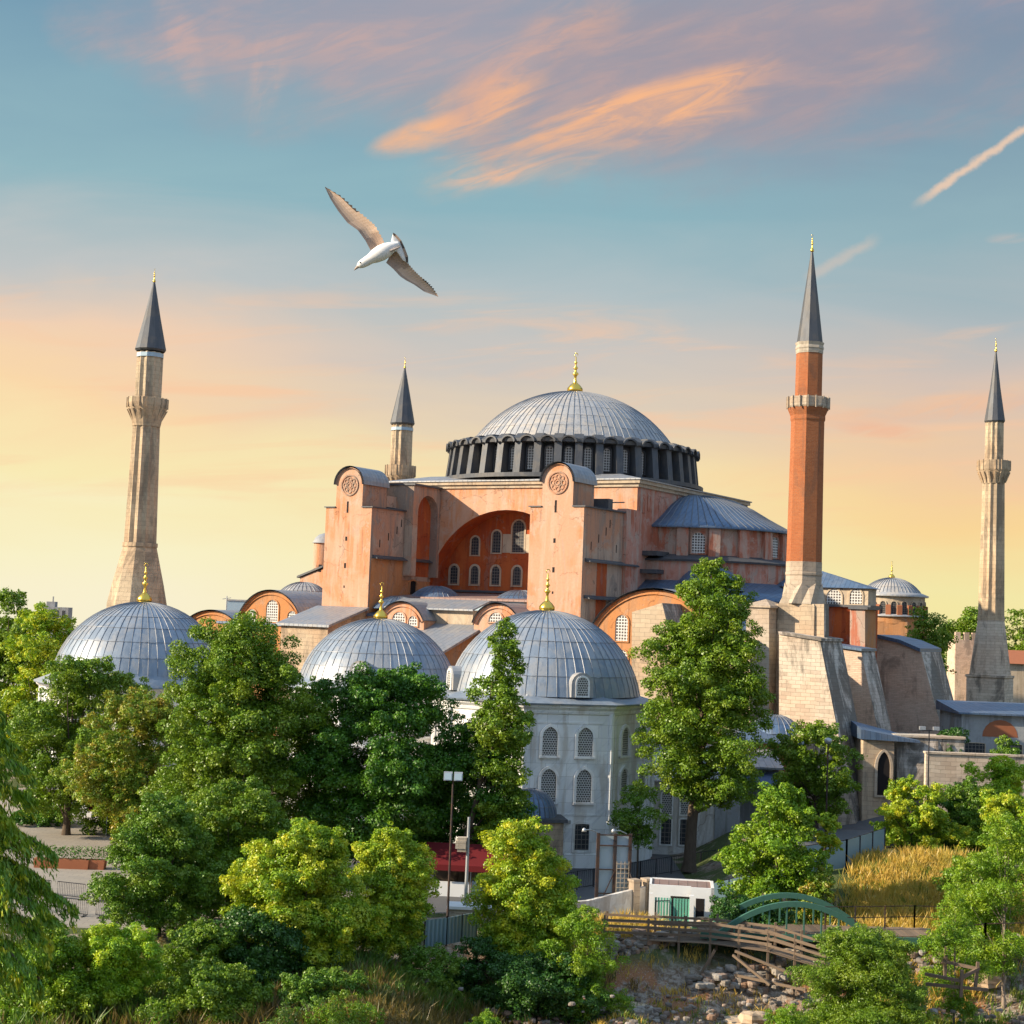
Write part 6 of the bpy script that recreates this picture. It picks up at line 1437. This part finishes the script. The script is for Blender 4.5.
    T('bush', 'rounded shrub at the back of the left plaza, right of the low shrubbery', 108, 806, 856, 60, 152, 'leaf_mid', 72, 32, .3, 1, .0, 'dome', cat='bush', trunk=.08)
    grass('dry_tufts', 'dry tufts growing round the stilts of the timber walkway', [(600, 990), (820, 995), (800, 958), (610, 955)], 3500, .55, 'grass_gold', 21, wid=.05, z0=-2)
    cedar()
    # weed clumps along the front
    protos = []
    rn = random.Random(77)
    for i in range(26):
        px, py = rn.uniform(140, 560), rn.uniform(965, 1040); p = gz(px, py); sc = rn.uniform(.7, 1.4)
        if i < 4:
            cl = [((rn.uniform(-.7, .7), rn.uniform(-.7, .7), rn.uniform(.15, 1.1)), .26, .34) for _ in range(16)]; V, n = leaf_cloud(cl, 20 / .13 ** 2 * .8, .14, 900 + i, aspect=.35, droop=.2)
            o = leaf_obj('weed_clump', V, n, ('grass_green', 'leaf_mid', 'grass_brown', 'leaf_bright')[i]); protos.append(o)
        else: o = protos[i % 4].copy(); COL.objects.link(o)
        o.location = p; o.scale = (sc, sc, sc * rn.uniform(.8, 1.3)); o.rotation_euler[2] = rn.uniform(0, 6)
        tag(o, 'knee high leafy weed clump in the rough bank along the bottom edge', 'weed', 'weed clumps along the front bank')
    # grasses and weeds
    grass('golden_grass', 'tall golden dry grass on the bank right of the footbridge', [(838, 905), (965, 905), (955, 858), (868, 862)], 14000, 1.15, 'grass_gold', 1, wid=.07, z0=1.5)
    grass('green_grass', 'green grass mixed among the golden grass on the bank', [(838, 905), (975, 905), (965, 858), (868, 862)], 5000, .9, 'grass_green', 11, wid=.07, z0=1.5)
    grass('dry_grass', 'patch of golden dry grass between the footbridge and the broken handrail', [(890, 960), (1040, 955), (1040, 915), (900, 925)], 9000, .9, 'grass_gold', 2, wid=.06)
    grass('tall_weeds', 'brown and green tall weeds along the front edge at left', [(-20, 1045), (420, 1045), (440, 975), (-20, 985)], 7000, 1.1, 'grass_brown', 3, wid=.06)
    grass('green_weeds', 'green weeds at the feet of the laurels', [(-20, 1050), (560, 1010), (560, 955), (-20, 985)], 17000, 1.15, 'grass_green', 4, wid=.07)
    grass('weedy_grass', 'brownish weeds on the bank left of the dig', [(360, 1035), (560, 1000), (600, 950), (380, 965)], 12000, 1.0, 'grass_brown', 5, wid=.06)
    grass('yellow_grass', 'yellow grass below the plastered wall', [(540, 950), (660, 938), (650, 922), (545, 928)], 6000, .9, 'grass_gold', 6, wid=.05)
    grass('pit_weeds', 'sparse weeds growing among the ruins', [(400, 1045), (1040, 1045), (1040, 965), (560, 965)], 5000, .45, 'grass_green', 7, wid=.05)
    grass('slope_grass', 'rough green grass on the right slope', [(870, 990), (1045, 985), (1045, 890), (960, 880)], 9000, .7, 'grass_green', 8, wid=.06)
street()
planting()

# ------------------------------------------------------------------ the gull
def gull():
    D = 14.0; c = at(381, 250, D); k = D / F_PX
    r = thing('seagull', 'white bellied gull with brown wings gliding in the sky', 'gull', c)
    X = CROT @ Vector((1, 0, 0)); Y = CROT @ Vector((0, 1, 0)); Zc = CROT @ Vector((0, 0, 1))   # Zc towards the viewer
    def P(px, py, w=0.0): return X * ((px - 381) * k) + Y * (-(py - 250) * k) + Zc * w
    # body: lofted rings along the axis from beak to tail root
    ax = [((357, 266.8), 1.2), ((358.6, 265.9), 3.0), ((361.5, 264.3), 4.3), ((365.5, 262), 4.9), ((370, 259.2), 5.2), ((375, 256.3), 7.2), ((381, 253), 8.2), ((387, 249.8), 7.6), ((392, 247), 5.6), ((396, 245), 3.8), ((399, 243.6), 2.4)]
    mb = MB(); n = 14; V = []
    for i, ((x, y), rr) in enumerate(ax):
        a, b = ax[max(0, i - 1)][0], ax[min(len(ax) - 1, i + 1)][0]; d = Vector((b[0] - a[0], b[1] - a[1])).normalized(); nx, ny = -d.y, d.x
        for j in range(n):
            t = 2 * math.pi * j / n; V.append(P(x + nx * rr * math.cos(t), y + ny * rr * math.cos(t), rr * k * math.sin(t) * .9))
    F = [(i * n + j, i * n + (j + 1) % n, (i + 1) * n + (j + 1) % n, (i + 1) * n + j) for i in range(len(ax) - 1) for j in range(n)]
    mb.add(V, F, 0, True); mb.add(V[:n], [list(range(n))], 0, True); mb.add(V[-n:], [list(range(n))[::-1]], 0, True)
    # wings: leading edge and trailing edge polylines, with feather fingers
    def wing(lead, trail, lift, nf):
        m = 40
        def samp(pl, t):
            q = t * (len(pl) - 1); i = min(int(q), len(pl) - 2); f = q - i; return pl[i][0] + (pl[i + 1][0] - pl[i][0]) * f, pl[i][1] + (pl[i + 1][1] - pl[i][1]) * f
        rows = 7; G = []
        for i in range(m + 1):
            t = i / m; lx, ly = samp(lead, t); tx, ty = samp(trail, t); w = lift * (t ** 1.5) * .05 + .02
            sc = .0
            if i % 2: sc = .07 + .30 * max(0, t - .5)
            row = []
            for j in range(rows):
                s = j / (rows - 1) * (1 - (sc if j == rows - 1 else 0)); cam = .03 * math.sin(math.pi * s) * (1 - .6 * t)
                row.append((lx + (tx - lx) * s, ly + (ty - ly) * s, -w + -cam))
            G.append(row)
        def mi(t, s, i):
            if t > .60 and s > .78: return 3
            if s < .22: return 1
            if s < .5: return 4 if t > .2 else 1
            if t < .25: return 1
            return 2 if i % 2 else 4
        for off, flip in ((0.0, False), (-.008, True)):
            V = [P(x, y, w + off * (1 - j / rows * .7)) for row in G for j, (x, y, w) in enumerate(row)]
            for i in range(m):
                for j in range(rows - 1):
                    q = (i * rows + j, i * rows + j + 1, (i + 1) * rows + j + 1, (i + 1) * rows + j); q = q[::-1] if flip else q
                    mb.add([V[a] for a in q], [(0, 1, 2, 3)], mi((i + .5) / m, (j + .5) / (rows - 1), i), True)
    wing([(370.5, 250.5), (365, 240), (357, 229), (346.5, 221.5), (337, 209.5), (329, 197), (323, 184.3)], [(386, 245.5), (382.5, 237), (375, 224), (366, 216), (354, 206), (341, 194), (323.4, 184.2)], 1, 20)
    wing([(386, 262.5), (393, 268.5), (400, 276), (406, 280), (414, 284), (424, 291), (438.3, 296)], [(393, 247), (408, 262), (414, 269), (420, 275), (428, 281), (434, 287), (438.6, 295.4)], 1, 20)
    # tail fan
    tl = [(391, 240.2), (393, 232.5), (396.5, 235.5), (400.5, 241), (403.5, 248), (406.8, 257), (407.5, 262.5), (403, 260), (397, 252)]
    V = [P(393.5, 246.5, .0)] + [P(x, y, -.02) for x, y in tl]; mb.add(V + [v - Zc * .008 for v in V], [(0, i, i + 1) for i in range(1, len(tl))] + [(10 + 0, 10 + i + 1, 10 + i) for i in range(1, len(tl))], 0)
    edge = [(393, 232.0), (396, 233.8), (401.5, 240), (405, 247.5), (408.4, 256.5), (408.6, 263.2)]; inner = [(393, 234.2), (395, 236.2), (399.7, 241.2), (402.8, 248.5), (405.6, 257), (406.5, 262.2)]
    for i in range(5):
        mb.add([P(*edge[i], -.012), P(*edge[i + 1], -.012), P(*inner[i + 1], -.012), P(*inner[i], -.012)], [(0, 1, 2, 3)], 3 if i % 2 == 0 else 1)
    mb.build('body', ['gull_white', 'gull_brown', 'gull_tan', 'gull_dark', 'gull_pale'], r)
    mb = MB(); b0, b1, b2 = P(359, 266.0, .004), P(355.6, 268.6, 0), P(353.6, 270.6, -.004); mb.tube([b0, b1, b2], [.016, .011, .002], 8); mb.build('beak', 'gull_beak', r)
    e = P(360.2, 263.2, .031); mb = MB(); mb.lathe([(.0, -.007), (.006, -.004), (.007, 0), (.006, .004), (0, .007)], 8); o = mb.build('eye', 'void', r); o.location = e
    mb = MB(); mb.tube([P(391, 252, .05), P(397, 249.5, .05), P(401, 247, .03)], [.012, .010, .004], 6); mb.build('foot', 'gull_beak', r)
for nm, c in (('gull_white', (.82, .80, .78, 1)), ('gull_brown', (.40, .28, .21, 1)), ('gull_tan', (.66, .48, .36, 1)), ('gull_dark', (.09, .07, .06, 1)), ('gull_pale', (.60, .43, .31, 1)), ('gull_beak', (.45, .36, .30, 1))):
    material(nm, (lambda c: lambda t: pbsdf(t, t.mix(t.m('MULTIPLY', t.noise(obj_co(t), 18, 4, .6), .5), c, t.mix(1, c, (.6, .55, .5, 1), 'MULTIPLY')), .8))(c))
gull()

print('LEAVES', NLEAF)
